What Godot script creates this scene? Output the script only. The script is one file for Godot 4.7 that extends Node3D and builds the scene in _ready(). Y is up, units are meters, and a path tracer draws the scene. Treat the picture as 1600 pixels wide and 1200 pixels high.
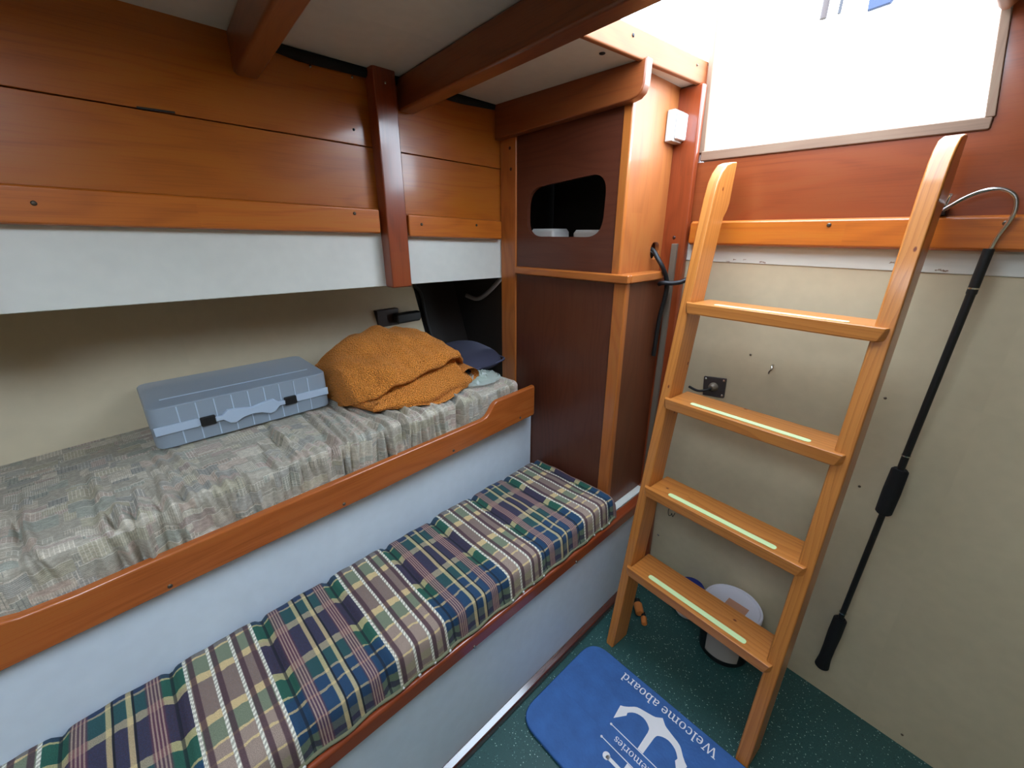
extends Node3D

const FB := 0.0851   # bench and locker are turned by this much from the bulkhead
const FH := 0.14312  # berth and hull side
const FW := 0.11345  # planked upper side
var base_of := {}
var used := {}
var M := {}


# ---------------------------------------------------------------- mesh builder
class MB:
	var v := PackedVector3Array()
	var n := PackedVector3Array()
	var t := PackedVector2Array()
	var i := PackedInt32Array()
	var uo := Vector2.ZERO

	func vert(p: Vector3, nn: Vector3, uv: Vector2) -> int:
		v.append(p); n.append(nn); t.append(uv + uo)
		return v.size() - 1

	func tri(a: int, b: int, c: int) -> void:
		var f := (v[b] - v[a]).cross(v[c] - v[a])
		if f.dot(n[a] + n[b] + n[c]) > 0.0:
			i.append(a); i.append(c); i.append(b)
		else:
			i.append(a); i.append(b); i.append(c)

	func quad(a: int, b: int, c: int, d: int) -> void:
		tri(a, b, c); tri(a, c, d)

	static func guv(p: Vector3, nn: Vector3, g: Vector3) -> Vector2:
		var s := nn.cross(g)
		if s.length() < 0.3:
			var o := Vector3.UP if absf(nn.y) < 0.7 else Vector3.RIGHT
			s = nn.cross(o).normalized()
			return Vector2(p.dot(nn.cross(s)) * 0.2, p.dot(s))
		return Vector2(p.dot(g), p.dot(s.normalized()))

	# eight corners: bit 1 = x, bit 2 = y, bit 4 = z; edges rounded by bev
	func hexa(c: Array, bev: float, g: Vector3) -> void:
		var ctr := Vector3.ZERO
		for p in c: ctr += p / 8.0
		var id := {}
		for k in 3:
			var j1 := (k + 1) % 3
			var j2 := (k + 2) % 3
			for s in 2:
				var q := [s << k, (s << k) | (1 << j1), (s << k) | (1 << j1) | (1 << j2), (s << k) | (1 << j2)]
				var fn: Vector3 = (c[q[2]] - c[q[0]]).cross(c[q[3]] - c[q[1]]).normalized()
				var fc: Vector3 = (c[q[0]] + c[q[1]] + c[q[2]] + c[q[3]]) / 4.0
				if fn.dot(fc - ctr) < 0.0: fn = -fn
				for w in q:
					var p: Vector3 = c[w]
					for j in [j1, j2]:
						p += (c[w ^ (1 << j)] - c[w]).normalized() * bev
					id[w * 3 + k] = vert(p, fn, guv(p, fn, g))
				quad(id[q[0] * 3 + k], id[q[1] * 3 + k], id[q[2] * 3 + k], id[q[3] * 3 + k])
		if bev <= 0.0: return
		for m in 3:
			var k := (m + 1) % 3
			var l := (m + 2) % 3
			for s in 2:
				for u in 2:
					var c0 := (s << k) | (u << l)
					var c1 := c0 | (1 << m)
					quad(id[c0 * 3 + k], id[c1 * 3 + k], id[c1 * 3 + l], id[c0 * 3 + l])
		for w in 8:
			tri(id[w * 3], id[w * 3 + 1], id[w * 3 + 2])

	func hexa_in(c: Array, bev: float, g: Vector3) -> MB:
		hexa(c, bev, g)
		return self

	func box(a: Vector3, b: Vector3, bev: float, g: Vector3) -> MB:
		var c := []
		for w in 8:
			c.append(Vector3(b.x if w & 1 else a.x, b.y if w & 2 else a.y, b.z if w & 4 else a.z))
		hexa(c, bev, g)
		return self

	# board whose bottom and top edges run at their own slopes along z
	func board(x0: float, x1: float, z0: float, z1: float, ya0: float, ya1: float, yb0: float, yb1: float, bev: float, g: Vector3) -> MB:
		hexa([Vector3(x0, ya0, z0), Vector3(x1, ya0, z0), Vector3(x0, ya1, z0), Vector3(x1, ya1, z0),
			Vector3(x0, yb0, z1), Vector3(x1, yb0, z1), Vector3(x0, yb1, z1), Vector3(x1, yb1, z1)], bev, g)
		return self

	func prism(poly: PackedVector2Array, o: Vector3, ex: Vector3, ey: Vector3, ez: Vector3, bev: float, g: Vector3) -> MB:
		var P := poly.duplicate()
		if Geometry2D.is_polygon_clockwise(P): P.reverse()
		var N := P.size()
		var d := ez.normalized()
		var en := []
		for k in N:
			var e := (P[(k + 1) % N] - P[k]).normalized()
			en.append(Vector2(e.y, -e.x))
		var vn := []
		for k in N:
			vn.append((en[k] + en[(k + N - 1) % N]).normalized())
		var I := PackedVector2Array()
		for k in N:
			var co: float = maxf(vn[k].dot(en[k]), 0.35)
			I.append(P[k] - vn[k] * bev / co)
		var T := Geometry2D.triangulate_polygon(I)
		var cap := [[], []]
		for s in 2:
			var nn := d if s == 1 else -d
			for k in N:
				var p := o + ex * I[k].x + ey * I[k].y + (ez if s == 1 else Vector3.ZERO)
				cap[s].append(vert(p, nn, guv(p, nn, g)))
			for k in range(0, T.size(), 3):
				tri(cap[s][T[k]], cap[s][T[k + 1]], cap[s][T[k + 2]])
		for k in N:
			var k2 := (k + 1) % N
			var na: Vector2 = vn[k] if vn[k].dot(en[k]) > 0.93 else en[k]
			var nb: Vector2 = vn[k2] if vn[k2].dot(en[k]) > 0.93 else en[k]
			var n3a: Vector3 = ex * na.x + ey * na.y
			var n3b: Vector3 = ex * nb.x + ey * nb.y
			var pa := o + ex * P[k].x + ey * P[k].y
			var pb := o + ex * P[k2].x + ey * P[k2].y
			var a0 := vert(pa + d * bev, n3a, guv(pa, n3a, g))
			var b0 := vert(pb + d * bev, n3b, guv(pb, n3b, g))
			var a1 := vert(pa + ez - d * bev, n3a, guv(pa + ez, n3a, g))
			var b1 := vert(pb + ez - d * bev, n3b, guv(pb + ez, n3b, g))
			quad(a0, b0, b1, a1)
			if bev > 0.0:
				quad(cap[0][k], cap[0][k2], b0, a0)
				quad(cap[1][k], cap[1][k2], b1, a1)
		return self

	# plate with a hole: rectangle r (in ex, ey), hole polygon around its middle
	func plate_hole(r: Rect2, hole: PackedVector2Array, o: Vector3, ex: Vector3, ey: Vector3, ez: Vector3, g: Vector3) -> MB:
		var c := Vector2.ZERO
		for p in hole: c += p / hole.size()
		var N := hole.size()
		var ring := PackedVector2Array()
		var inner := PackedVector2Array()
		var cs := [r.position, Vector2(r.end.x, r.position.y), r.end, Vector2(r.position.x, r.end.y)]
		var items := []
		for p in hole:
			var dd: Vector2 = (p - c)
			var s := 1e9
			if absf(dd.x) > 1e-6: s = minf(s, ((r.end.x if dd.x > 0 else r.position.x) - c.x) / dd.x)
			if absf(dd.y) > 1e-6: s = minf(s, ((r.end.y if dd.y > 0 else r.position.y) - c.y) / dd.y)
			items.append([dd.angle(), p, c + dd * s])
		for q in cs:
			var best := 0
			for k in N:
				if absf(angle_difference((hole[k] - c).angle(), (q - c).angle())) < absf(angle_difference((hole[best] - c).angle(), (q - c).angle())): best = k
			items[best][2] = q
		items.sort_custom(func(a, b): return a[0] < b[0])
		for it in items:
			inner.append(it[1]); ring.append(it[2])
		var d := ez.normalized()
		for s in 2:
			var nn := d if s == 1 else -d
			var off := ez if s == 1 else Vector3.ZERO
			for k in N:
				var k2 := (k + 1) % N
				var ids := []
				for q in [inner[k], inner[k2], ring[k2], ring[k]]:
					var p: Vector3 = o + ex * q.x + ey * q.y + off
					ids.append(vert(p, nn, guv(p, nn, g)))
				quad(ids[0], ids[1], ids[2], ids[3])
		for k in N:
			var k2 := (k + 1) % N
			for w in [[inner, -1.0], [ring, 1.0]]:
				var A: Vector2 = w[0][k]
				var B: Vector2 = w[0][k2]
				if A.distance_to(B) < 1e-6: continue
				var m := ((A + B) / 2.0 - c) * float(w[1])
				var nn := (ex * m.x + ey * m.y).normalized()
				var pa := o + ex * A.x + ey * A.y
				var pb := o + ex * B.x + ey * B.y
				quad(vert(pa, nn, guv(pa, nn, g)), vert(pb, nn, guv(pb, nn, g)), vert(pb + ez, nn, guv(pb + ez, nn, g)), vert(pa + ez, nn, guv(pa + ez, nn, g)))
		return self

	func tube(pts: Array, rad, seg := 10, closed := false) -> MB:
		var N := pts.size()
		var rings := []
		var len := 0.0
		var up := Vector3.UP
		for k in N:
			var a: Vector3 = pts[(k - 1 + N) % N] if (k > 0 or closed) else pts[0]
			var b: Vector3 = pts[(k + 1) % N] if (k < N - 1 or closed) else pts[N - 1]
			var d := (b - a).normalized()
			var s := d.cross(up)
			if s.length() < 0.05: s = d.cross(Vector3.RIGHT)
			s = s.normalized()
			up = s.cross(d).normalized()
			if k > 0: len += pts[k].distance_to(pts[k - 1])
			var r: float = rad[k] if rad is Array else float(rad)
			var ring := []
			for j in seg + 1:
				var w := TAU * j / seg
				var nn := s * cos(w) + up * sin(w)
				ring.append(vert(pts[k] + nn * r, nn, Vector2(len, float(j) / seg * 0.05)))
			rings.append(ring)
		for k in (N if closed else N - 1):
			for j in seg:
				var A: Array = rings[k]
				var B: Array = rings[(k + 1) % N]
				quad(A[j], A[j + 1], B[j + 1], B[j])
		if not closed:
			for e in 2:
				var k := 0 if e == 0 else N - 1
				var d: Vector3 = (pts[0] - pts[1]).normalized() if e == 0 else (pts[N - 1] - pts[N - 2]).normalized()
				var c := vert(pts[k], d, Vector2.ZERO)
				var ids := []
				for j in seg: ids.append(vert(v[rings[k][j]], d, Vector2.ZERO))
				for j in seg: tri(c, ids[j], ids[(j + 1) % seg])
		return self

	# profile of (radius, height) turned about axis ey
	func lathe(prof: Array, o: Vector3, ex: Vector3, ey: Vector3, seg := 32) -> MB:
		var ez := ex.cross(ey)
		for k in prof.size() - 1:
			var A: Vector2 = prof[k]
			var B: Vector2 = prof[k + 1]
			var e := (B - A).normalized()
			var nn2 := Vector2(e.y, -e.x)
			var prev := []
			for j in seg + 1:
				var w := TAU * j / seg
				var r := ex * cos(w) + ez * sin(w)
				var nn := r * nn2.x + ey * nn2.y
				var ids := [vert(o + r * A.x + ey * A.y, nn, Vector2(w / TAU, A.y)), vert(o + r * B.x + ey * B.y, nn, Vector2(w / TAU, B.y))]
				if j > 0: quad(prev[0], ids[0], ids[1], prev[1])
				prev = ids
		return self

	func grid(nu: int, nv: int, f: Callable, uvf: Callable, flip := false) -> MB:
		var P := []
		for a in nu + 1:
			var row := PackedVector3Array()
			for b in nv + 1: row.append(f.call(float(a) / nu, float(b) / nv))
			P.append(row)
		var s := v.size()
		for a in nu + 1:
			for b in nv + 1:
				var du: Vector3 = P[mini(a + 1, nu)][b] - P[maxi(a - 1, 0)][b]
				var dv: Vector3 = P[a][mini(b + 1, nv)] - P[a][maxi(b - 1, 0)]
				var nn := du.cross(dv)
				nn = nn.normalized() if nn.length() > 1e-12 else Vector3.UP
				vert(P[a][b], -nn if flip else nn, uvf.call(float(a) / nu, float(b) / nv))
		for a in nu:
			for b in nv:
				var q := s + a * (nv + 1) + b
				quad(q, q + nv + 1, q + nv + 2, q + 1)
		return self

	func mesh() -> ArrayMesh:
		var arr := []
		arr.resize(Mesh.ARRAY_MAX)
		arr[Mesh.ARRAY_VERTEX] = v
		arr[Mesh.ARRAY_NORMAL] = n
		arr[Mesh.ARRAY_TEX_UV] = t
		arr[Mesh.ARRAY_INDEX] = i
		var m := ArrayMesh.new()
		m.add_surface_from_arrays(Mesh.PRIMITIVE_TRIANGLES, arr)
		return m

	func shift(by: Vector3) -> void:
		for k in v.size(): v[k] += by

	func low() -> Vector3:
		var a := AABB(v[0], Vector3.ZERO)
		for p in v: a = a.expand(p)
		return Vector3(a.get_center().x, a.position.y, a.get_center().z)


const X := Vector3.RIGHT
const Yv := Vector3.UP
const Z := Vector3.BACK


func mb(u := 0.0, w := 0.0) -> MB:
	var b := MB.new()
	b.uo = Vector2(u, w)
	return b


func numbered(called: String) -> String:
	used[called] = used.get(called, -1) + 1
	return called if used[called] == 0 else "%s_%03d" % [called, used[called]]


func tag(o: Node, label: String, category: String, group := "") -> void:
	o.set_meta("label", label)
	o.set_meta("category", category)
	if group: o.set_meta("group", group)


func thing(called: String, label: String, category: String, frame: float, base: Vector3, group := "") -> Node3D:
	var o := Node3D.new()
	o.name = numbered(called)
	add_child(o, true)
	var b := Basis(Vector3.UP, frame)
	o.transform = Transform3D(b, b * base)
	base_of[o] = base
	if category == "structure":
		o.set_meta("kind", "structure")
		if label: o.set_meta("label", label)
	else:
		tag(o, label, category, group)
	return o


func part(parent: Node3D, called: String, b: MB, mat: Material, label := "") -> MeshInstance3D:
	var o := MeshInstance3D.new()
	o.name = called
	o.mesh = b.mesh()
	o.material_override = mat
	if base_of.has(parent): o.position = -base_of[parent]
	if label: o.set_meta("label", label)
	parent.add_child(o, true)
	return o


func solo(called: String, label: String, category: String, frame: float, b: MB, mat: Material, group := "") -> MeshInstance3D:
	var base := b.low()
	b.shift(-base)
	var o := MeshInstance3D.new()
	o.name = numbered(called)
	o.mesh = b.mesh()
	o.material_override = mat
	add_child(o, true)
	var bs := Basis(Vector3.UP, frame)
	o.transform = Transform3D(bs, bs * base)
	if category == "structure":
		o.set_meta("kind", "structure")
		if label: o.set_meta("label", label)
	else:
		tag(o, label, category, group)
	return o


# ---------------------------------------------------------------- materials
func noise(sd: int, f: float, oct := 3) -> FastNoiseLite:
	var q := FastNoiseLite.new()
	q.seed = sd
	q.noise_type = FastNoiseLite.TYPE_SIMPLEX_SMOOTH
	q.frequency = f
	q.fractal_octaves = oct
	return q


func tex_from(w: int, h: int, f: Callable) -> ImageTexture:
	var d := PackedByteArray()
	d.resize(w * h * 3)
	var k := 0
	for y in h:
		for x in w:
			var c: Color = f.call(x, y)
			d[k] = int(clampf(c.r, 0, 1) * 255.0)
			d[k + 1] = int(clampf(c.g, 0, 1) * 255.0)
			d[k + 2] = int(clampf(c.b, 0, 1) * 255.0)
			k += 3
	return ImageTexture.create_from_image(Image.create_from_data(w, h, false, Image.FORMAT_RGB8, d))


# one sheet is 1.6 m along the grain and 0.4 m across
func wood_tex(sd: int, rings: float, contrast: float, pores: float) -> ImageTexture:
	var a := noise(sd, 1.0, 2)
	var b := noise(sd + 1, 1.0, 3)
	var c := noise(sd + 2, 1.0, 2)
	return tex_from(768, 512, func(x, y):
		var u: float = x / 768.0 * 1.6
		var w: float = y / 512.0 * 0.4
		var e: float = minf(1.0, minf(u, 1.6 - u) * 6.0)
		var warp: float = a.get_noise_2d(u * 1.4, w * 7.0) * e
		var r: float = sin((w * rings + warp * 2.6) * TAU)
		r = r * 0.5 + 0.5
		var fib: float = b.get_noise_2d(u * 5.0, w * 260.0)
		var broad: float = c.get_noise_2d(u * 1.1 + 7.0, w * 5.0)
		var k: float = 1.0 - contrast * (0.45 * r * r + 0.25 * broad + 0.2) - pores * maxf(0.0, fib) * 0.8
		return Color(minf(1.0, k + 0.06), k - 0.03 * r * contrast, k - 0.08 * r * contrast))


func pine_tex(sd: int) -> ImageTexture:
	var a := noise(sd, 1.0, 2)
	var b := noise(sd + 1, 1.0, 3)
	var rng := RandomNumberGenerator.new()
	rng.seed = sd
	var knots := []
	for k in 9: knots.append(Vector2(rng.randf_range(0.05, 1.55), rng.randf_range(0.02, 0.38)))
	return tex_from(768, 512, func(x, y):
		var u: float = x / 768.0 * 1.6
		var w: float = y / 512.0 * 0.4
		var push := 0.0
		var dark := 0.0
		for q in knots:
			var dd := Vector2((u - q.x) * 0.45, w - q.y)
			var l: float = dd.length()
			push += signf(dd.y) * 0.006 * exp(-l * l / 0.0004)
			dark = maxf(dark, 1.0 - smoothstep(0.003, 0.0055, Vector2(u - q.x, (w - q.y) * 1.4).length()))
		var r: float = fposmod((w + push) * 62.0 + a.get_noise_2d(u * 0.9, w * 9.0) * 1.8, 1.0)
		r = pow(r, 2.5)
		var fib: float = b.get_noise_2d(u * 4.0, w * 220.0)
		var k: float = 1.0 - 0.10 * r - 0.06 * fib
		var col := Color(k, k - 0.05 * r, k - 0.1 * r)
		return col.lerp(Color(0.42, 0.22, 0.1), dark * 0.75))


func wood(tex: Texture2D, c: Color, rough: float, coat := 0.0) -> StandardMaterial3D:
	var m := StandardMaterial3D.new()
	m.albedo_texture = tex
	m.albedo_color = c
	m.uv1_scale = Vector3(1.0 / 1.6, 1.0 / 0.4, 1)
	m.roughness = rough
	m.metallic_specular = 0.5
	if coat > 0.0:
		m.clearcoat_enabled = true
		m.clearcoat = coat
		m.clearcoat_roughness = 0.12
	return m


func plain(c: Color, rough: float, metal := 0.0) -> StandardMaterial3D:
	var m := StandardMaterial3D.new()
	m.albedo_color = c
	m.roughness = rough
	m.metallic = metal
	return m


# painted surface with faint unevenness, mapped in metres
func painted(c: Color, rough: float, sd: int, amount: float) -> StandardMaterial3D:
	var a := noise(sd, 0.012, 3)
	var b := noise(sd + 5, 0.09, 2)
	var m := plain(c, rough)
	m.albedo_texture = tex_from(256, 256, func(x, y):
		var k: float = 1.0 - amount * (0.5 + 0.5 * a.get_noise_2d(x, y)) - amount * 0.3 * b.get_noise_2d(x, y)
		return Color(k, k, k * (1.0 - amount * 0.2)))
	m.uv1_triplanar = true
	m.uv1_world_triplanar = true
	m.uv1_scale = Vector3(1.1, 1.1, 1.1)
	return m


func rough_normal(m: StandardMaterial3D, freq: float, strength: float, sd: int) -> void:
	var q := NoiseTexture2D.new()
	q.width = 256
	q.height = 256
	q.seamless = true
	q.as_normal_map = true
	q.bump_strength = strength
	q.noise = noise(sd, freq, 3)
	m.normal_enabled = true
	m.normal_texture = q
	m.normal_scale = 1.0


func band(x: float, c: float, w: float) -> float:
	return 1.0 - smoothstep(w * 0.4, w * 0.6, absf(x - c))


func plaid_tex() -> ImageTexture:
	var nz := noise(11, 0.06, 2)
	var nf := noise(12, 0.5, 1)
	var beige := Color(0.66, 0.57, 0.46)
	var navy := Color(0.14, 0.20, 0.31)
	var plum := Color(0.25, 0.16, 0.19)
	var cream := Color(0.80, 0.69, 0.48)
	var green := Color(0.13, 0.32, 0.26)
	var blue := Color(0.09, 0.24, 0.35)
	var burg := Color(0.38, 0.19, 0.24)
	var white := Color(0.90, 0.87, 0.79)
	var black := Color(0.04, 0.05, 0.08)
	var weft := [[0.0, navy], [0.016, cream], [0.021, green], [0.062, cream], [0.080, plum], [0.160, cream], [0.178, green], [0.218, cream], [0.223, blue], [0.247, cream], [0.252, blue], [0.290, cream], [0.295, blue], [0.318, Color(0.42, 0.42, 0.33)], [0.338, plum], [0.352, Color(0.45, 0.44, 0.35)], [0.366, green], [0.395, navy]]
	return tex_from(640, 640, func(x, y):
		var u: float = x / 640.0 * 0.306
		var wv: float = y / 640.0 * 0.42 + nz.get_noise_2d(x * 0.4, y * 0.4) * 0.002
		var wc: Color = weft[0][1]
		for q in weft:
			if wv >= q[0]: wc = q[1]
		if wc == plum:
			var hatch: float = nf.get_noise_2d(x * 0.25, y * 2.2)
			wc = plum.lerp(navy, clampf(0.5 + hatch * 1.6, 0, 1)).lerp(burg, clampf(hatch, 0, 0.6))
		var inb: float = 1.0 if u < 0.117 else 0.0
		var c: Color
		if inb > 0.5:
			c = beige.lerp(wc if wc != blue else Color(0.45, 0.38, 0.40), 0.42 if wc != cream else 0.75)
		elif u < 0.157 or u > 0.264:
			c = wc.lerp(green if fposmod(wv, 0.16) < 0.07 else navy, 0.25)
		else:
			c = navy.lerp(wc, 0.62)
		for q in [0.0085, 0.0455, 0.0835, 0.1065]:
			if inb > 0.5: c = c.lerp(plum, 0.75 * band(u, q, 0.0085))
		for q in [0.197, 0.224]:
			c = c.lerp(cream, 0.75 * band(u, q, 0.0075))
			c = c.lerp(black, 0.8 * band(u, q + 0.0055, 0.003))
		for q in [0.160, 0.258]:
			c = c.lerp(burg, 0.7 * band(u, q, 0.022))
			for s in 4:
				c = c.lerp(Color(0.76, 0.68, 0.56), 0.6 * band(u, q - 0.0075 + s * 0.005, 0.0024))
		for q in [0.137, 0.284]:
			c = c.lerp(black, 0.55 * band(u, q, 0.005))
		for q in [0.0, 0.306, 0.038, 0.076, 0.115]:
			var bd: float = band(u, q, 0.0054)
			var tw: float = 0.84 + 0.16 * (sin((wv * 420.0 + u * 300.0) * 1.6))
			c = c.lerp(white * tw, bd)
		var g: float = 1.0 + 0.34 * nf.get_noise_2d(x * 1.3, y * 1.3)
		return Color(c.r * g, c.g * g, c.b * g))


func print_tex() -> ImageTexture:
	var rng := RandomNumberGenerator.new()
	rng.seed = 77
	var pal := [Color(0.64, 0.61, 0.56), Color(0.58, 0.57, 0.53), Color(0.54, 0.565, 0.54), Color(0.64, 0.57, 0.53), Color(0.61, 0.59, 0.51), Color(0.67, 0.65, 0.60), Color(0.54, 0.545, 0.54), Color(0.62, 0.55, 0.53)]
	var img := Image.create(1024, 640, false, Image.FORMAT_RGB8)
	img.fill(Color(0.58, 0.56, 0.52))
	for k in 420:
		var w := rng.randi_range(26, 95)
		var h := rng.randi_range(18, 62)
		var x := rng.randi_range(-30, 1010)
		var y := rng.randi_range(-30, 630)
		var c: Color = pal[rng.randi() % pal.size()]
		img.fill_rect(Rect2i(x, y, w, h), c)
		var style := rng.randi() % 4
		var lc := c.lerp(Color(0.80, 0.79, 0.76), rng.randf_range(0.35, 0.8)) if rng.randf() < 0.65 else c.lerp(Color(0.32, 0.35, 0.37), 0.45)
		if style == 0:
			for q in range(0, w, 5): img.fill_rect(Rect2i(x + q, y, 1, h), lc)
		elif style == 1:
			for q in range(0, h, 5): img.fill_rect(Rect2i(x, y + q, w, 1), lc)
		elif style == 2:
			for q in range(0, w, 9):
				img.fill_rect(Rect2i(x + q, y, 2, h), lc)
			for q in range(0, h, 9): img.fill_rect(Rect2i(x, y + q, w, 1), lc)
		img.fill_rect(Rect2i(x, y, w, 2), Color(0.72, 0.71, 0.68))
	var nz := noise(31, 0.05, 3)
	var nf := noise(32, 0.45, 2)
	for y in 640:
		for x in 1024:
			var c := img.get_pixel(x, y)
			var g: float = 1.0 + 0.12 * nz.get_noise_2d(x, y * 1.6) + 0.20 * nf.get_noise_2d(x, y)
			var l: float = c.get_luminance()
			c = c.lerp(Color(l * 1.02, l, l * 0.96), 0.40) * 1.13
			img.set_pixel(x, y, Color(c.r * g, c.g * g, c.b * g))
	return ImageTexture.create_from_image(img)


func floor_tex() -> ImageTexture:
	var rng := RandomNumberGenerator.new()
	rng.seed = 5
	var nz := noise(8, 0.35, 3)
	var img := Image.create(1024, 1024, false, Image.FORMAT_RGB8)
	for y in 1024:
		for x in 1024:
			var g: float = 1.0 + 0.28 * nz.get_noise_2d(x, y)
			img.set_pixel(x, y, Color(0.14 * g, 0.285 * g, 0.27 * g))
	var cols := [Color(0.58, 0.68, 0.64), Color(0.34, 0.50, 0.47), Color(0.05, 0.10, 0.11), Color(0.45, 0.58, 0.55), Color(0.04, 0.08, 0.10)]
	for k in 6000:
		var s := rng.randi_range(1, 3)
		img.fill_rect(Rect2i(rng.randi_range(0, 1020), rng.randi_range(0, 1020), s, rng.randi_range(1, s + 1)), cols[rng.randi() % cols.size()])
	for k in 800:
		var x := rng.randi_range(4, 1016)
		var y := rng.randi_range(4, 1016)
		img.fill_rect(Rect2i(x, y, 4, 3), Color(0.74, 0.80, 0.76))
	return ImageTexture.create_from_image(img)


func chipped_tex() -> ImageTexture:
	var rng := RandomNumberGenerator.new()
	rng.seed = 21
	var nz := noise(22, 0.02, 3)
	var img := Image.create(1024, 64, false, Image.FORMAT_RGB8)
	for y in 64:
		for x in 1024:
			var g: float = 1.0 - 0.06 * (0.5 + 0.5 * nz.get_noise_2d(x * 0.6, y * 3.0))
			img.set_pixel(x, y, Color(g, g, g * 0.985))
	for k in 26:
		var x := rng.randi_range(10, 980)
		var y := rng.randi_range(20, 52)
		var w := rng.randi_range(4, 22)
		var c := Color(0.50, 0.36, 0.27).lerp(Color(0.8, 0.74, 0.66), rng.randf() * 0.6)
		for q in w:
			img.fill_rect(Rect2i(x + q, y + int(1.5 * sin(q * 0.4)), 1, rng.randi_range(1, 3)), c)
	return ImageTexture.create_from_image(img)


func make_materials() -> void:
	var wa := wood_tex(3, 26.0, 0.16, 0.16)
	var wb := wood_tex(41, 11.0, 0.15, 0.13)
	var pt := pine_tex(9)
	M.plank = wood(wb, Color(0.69, 0.395, 0.105), 0.32, 0.5)
	M.rail = wood(wa, Color(0.74, 0.42, 0.13), 0.32, 0.4)
	M.red = wood(wa, Color(0.54, 0.25, 0.12), 0.28, 0.6)
	M.lee = wood(wa, Color(0.68, 0.38, 0.16), 0.26, 0.6)
	M.beam = wood(wa, Color(0.50, 0.27, 0.12), 0.36, 0.3)
	M.ply = wood(wa, Color(0.35, 0.185, 0.115), 0.42, 0.15)
	M.side = wood(wb, Color(0.66, 0.40, 0.18), 0.5, 0.12)
	M.strip = wood(wa, Color(0.70, 0.42, 0.18), 0.34, 0.4)
	M.bulk = wood(wb, Color(0.52, 0.26, 0.12), 0.32, 0.5)
	M.sidelow = wood(wb, Color(0.40, 0.22, 0.12), 0.45, 0.15)
	M.skirt = wood(wa, Color(0.30, 0.13, 0.10), 0.22, 1.0)
	M.coam = wood(wb, Color(0.58, 0.36, 0.19), 0.6)
	M.pine = wood(pt, Color(0.78, 0.49, 0.22), 0.36, 0.35)
	M.grey_wood = wood(wb, Color(0.52, 0.43, 0.34), 0.7)
	M.cream = painted(Color(0.79, 0.72, 0.60), 0.5, 60, 0.06)
	M.white = painted(Color(0.87, 0.86, 0.83), 0.42, 64, 0.05)
	M.panelwhite = painted(Color(0.84, 0.875, 0.92), 0.42, 65, 0.05)
	M.ceil = painted(Color(0.83, 0.81, 0.77), 0.6, 68, 0.05)
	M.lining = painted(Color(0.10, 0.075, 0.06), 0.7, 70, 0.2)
	M.band = plain(Color(0.84, 0.82, 0.78), 0.5)
	M.band.albedo_texture = chipped_tex()
	M.band.uv1_scale = Vector3(0.8, 15.0, 1)
	M.black = plain(Color(0.03, 0.03, 0.032), 0.55)
	M.foam = plain(Color(0.025, 0.027, 0.032), 0.85)
	M.steel = plain(Color(0.78, 0.77, 0.74), 0.25, 1.0)
	M.dullmetal = plain(Color(0.47, 0.42, 0.36), 0.5, 0.3)
	M.screw = plain(Color(0.35, 0.30, 0.25), 0.4, 0.7)
	M.plug = plain(Color(0.25, 0.11, 0.05), 0.5)
	M.offwhite = plain(Color(0.78, 0.76, 0.73), 0.4)
	M.grip = plain(Color(0.84, 0.92, 0.68), 0.6)
	M.floor = plain(Color(1, 1, 1), 0.38)
	M.floor.albedo_texture = floor_tex()
	M.floor.uv1_triplanar = true
	M.floor.uv1_world_triplanar = true
	M.floor.uv1_scale = Vector3(1.7, 1.7, 1.7)
	M.plaid = plain(Color(1, 1, 1), 0.9)
	M.plaid.albedo_texture = plaid_tex()
	M.plaid.uv1_scale = Vector3(1.0 / 0.306, 1.0 / 0.42, 1)
	M.print = plain(Color(1.0, 0.97, 0.925), 0.85)
	M.print.albedo_texture = print_tex()
	M.print.uv1_scale = Vector3(1.6, 2.5, 1)
	M.fleece = plain(Color(1.0, 0.60, 0.21), 0.95)
	var fa := noise(91, 0.10, 3)
	var fb := noise(92, 0.35, 2)
	M.fleece.albedo_texture = tex_from(384, 384, func(x, y):
		var k: float = 0.88 + 0.30 * fa.get_noise_2d(x * 1.6, y * 0.8) + 0.30 * fb.get_noise_2d(x, y * 0.6)
		return Color(k, k * (0.97 + 0.05 * k), k))
	M.fleece.rim_enabled = true
	M.fleece.rim = 0.25
	M.fleece.uv1_triplanar = true
	M.fleece.uv1_scale = Vector3(6, 6, 6)
	rough_normal(M.fleece, 0.16, 22.0, 90)
	M.pillow = plain(Color(0.20, 0.20, 0.27), 0.9)
	M.mat = plain(Color(0.20, 0.38, 0.62), 0.7)
	var ma := noise(96, 0.02, 4)
	M.mat.albedo_texture = tex_from(256, 256, func(x, y):
		var k: float = 0.94 + 0.09 * ma.get_noise_2d(x, y)
		return Color(k, k, k))
	M.mat.uv1_triplanar = true
	M.mat.uv1_scale = Vector3(3, 3, 3)
	rough_normal(M.mat, 0.12, 0.6, 95)
	M.matprint = plain(Color(0.90, 0.87, 0.86), 0.8)
	M.case = plain(Color(0.68, 0.73, 0.78, 0.55), 0.3)
	M.case.transparency = BaseMaterial3D.TRANSPARENCY_ALPHA
	M.casefit = plain(Color(0.72, 0.78, 0.85, 0.85), 0.4)
	M.casefit.transparency = BaseMaterial3D.TRANSPARENCY_ALPHA
	M.bag = plain(Color(0.78, 0.82, 0.78, 0.5), 0.15)
	M.bag.transparency = BaseMaterial3D.TRANSPARENCY_ALPHA
	M.greencord = plain(Color(0.40, 0.52, 0.38), 0.8)
	M.brownplate = plain(Color(0.16, 0.10, 0.08), 0.45)
	M.plate = plain(Color(0.24, 0.21, 0.20), 0.4)
	M.orange = plain(Color(0.80, 0.47, 0.22), 0.5)
	M.tub = plain(Color(0.05, 0.035, 0.04), 0.4)
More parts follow.
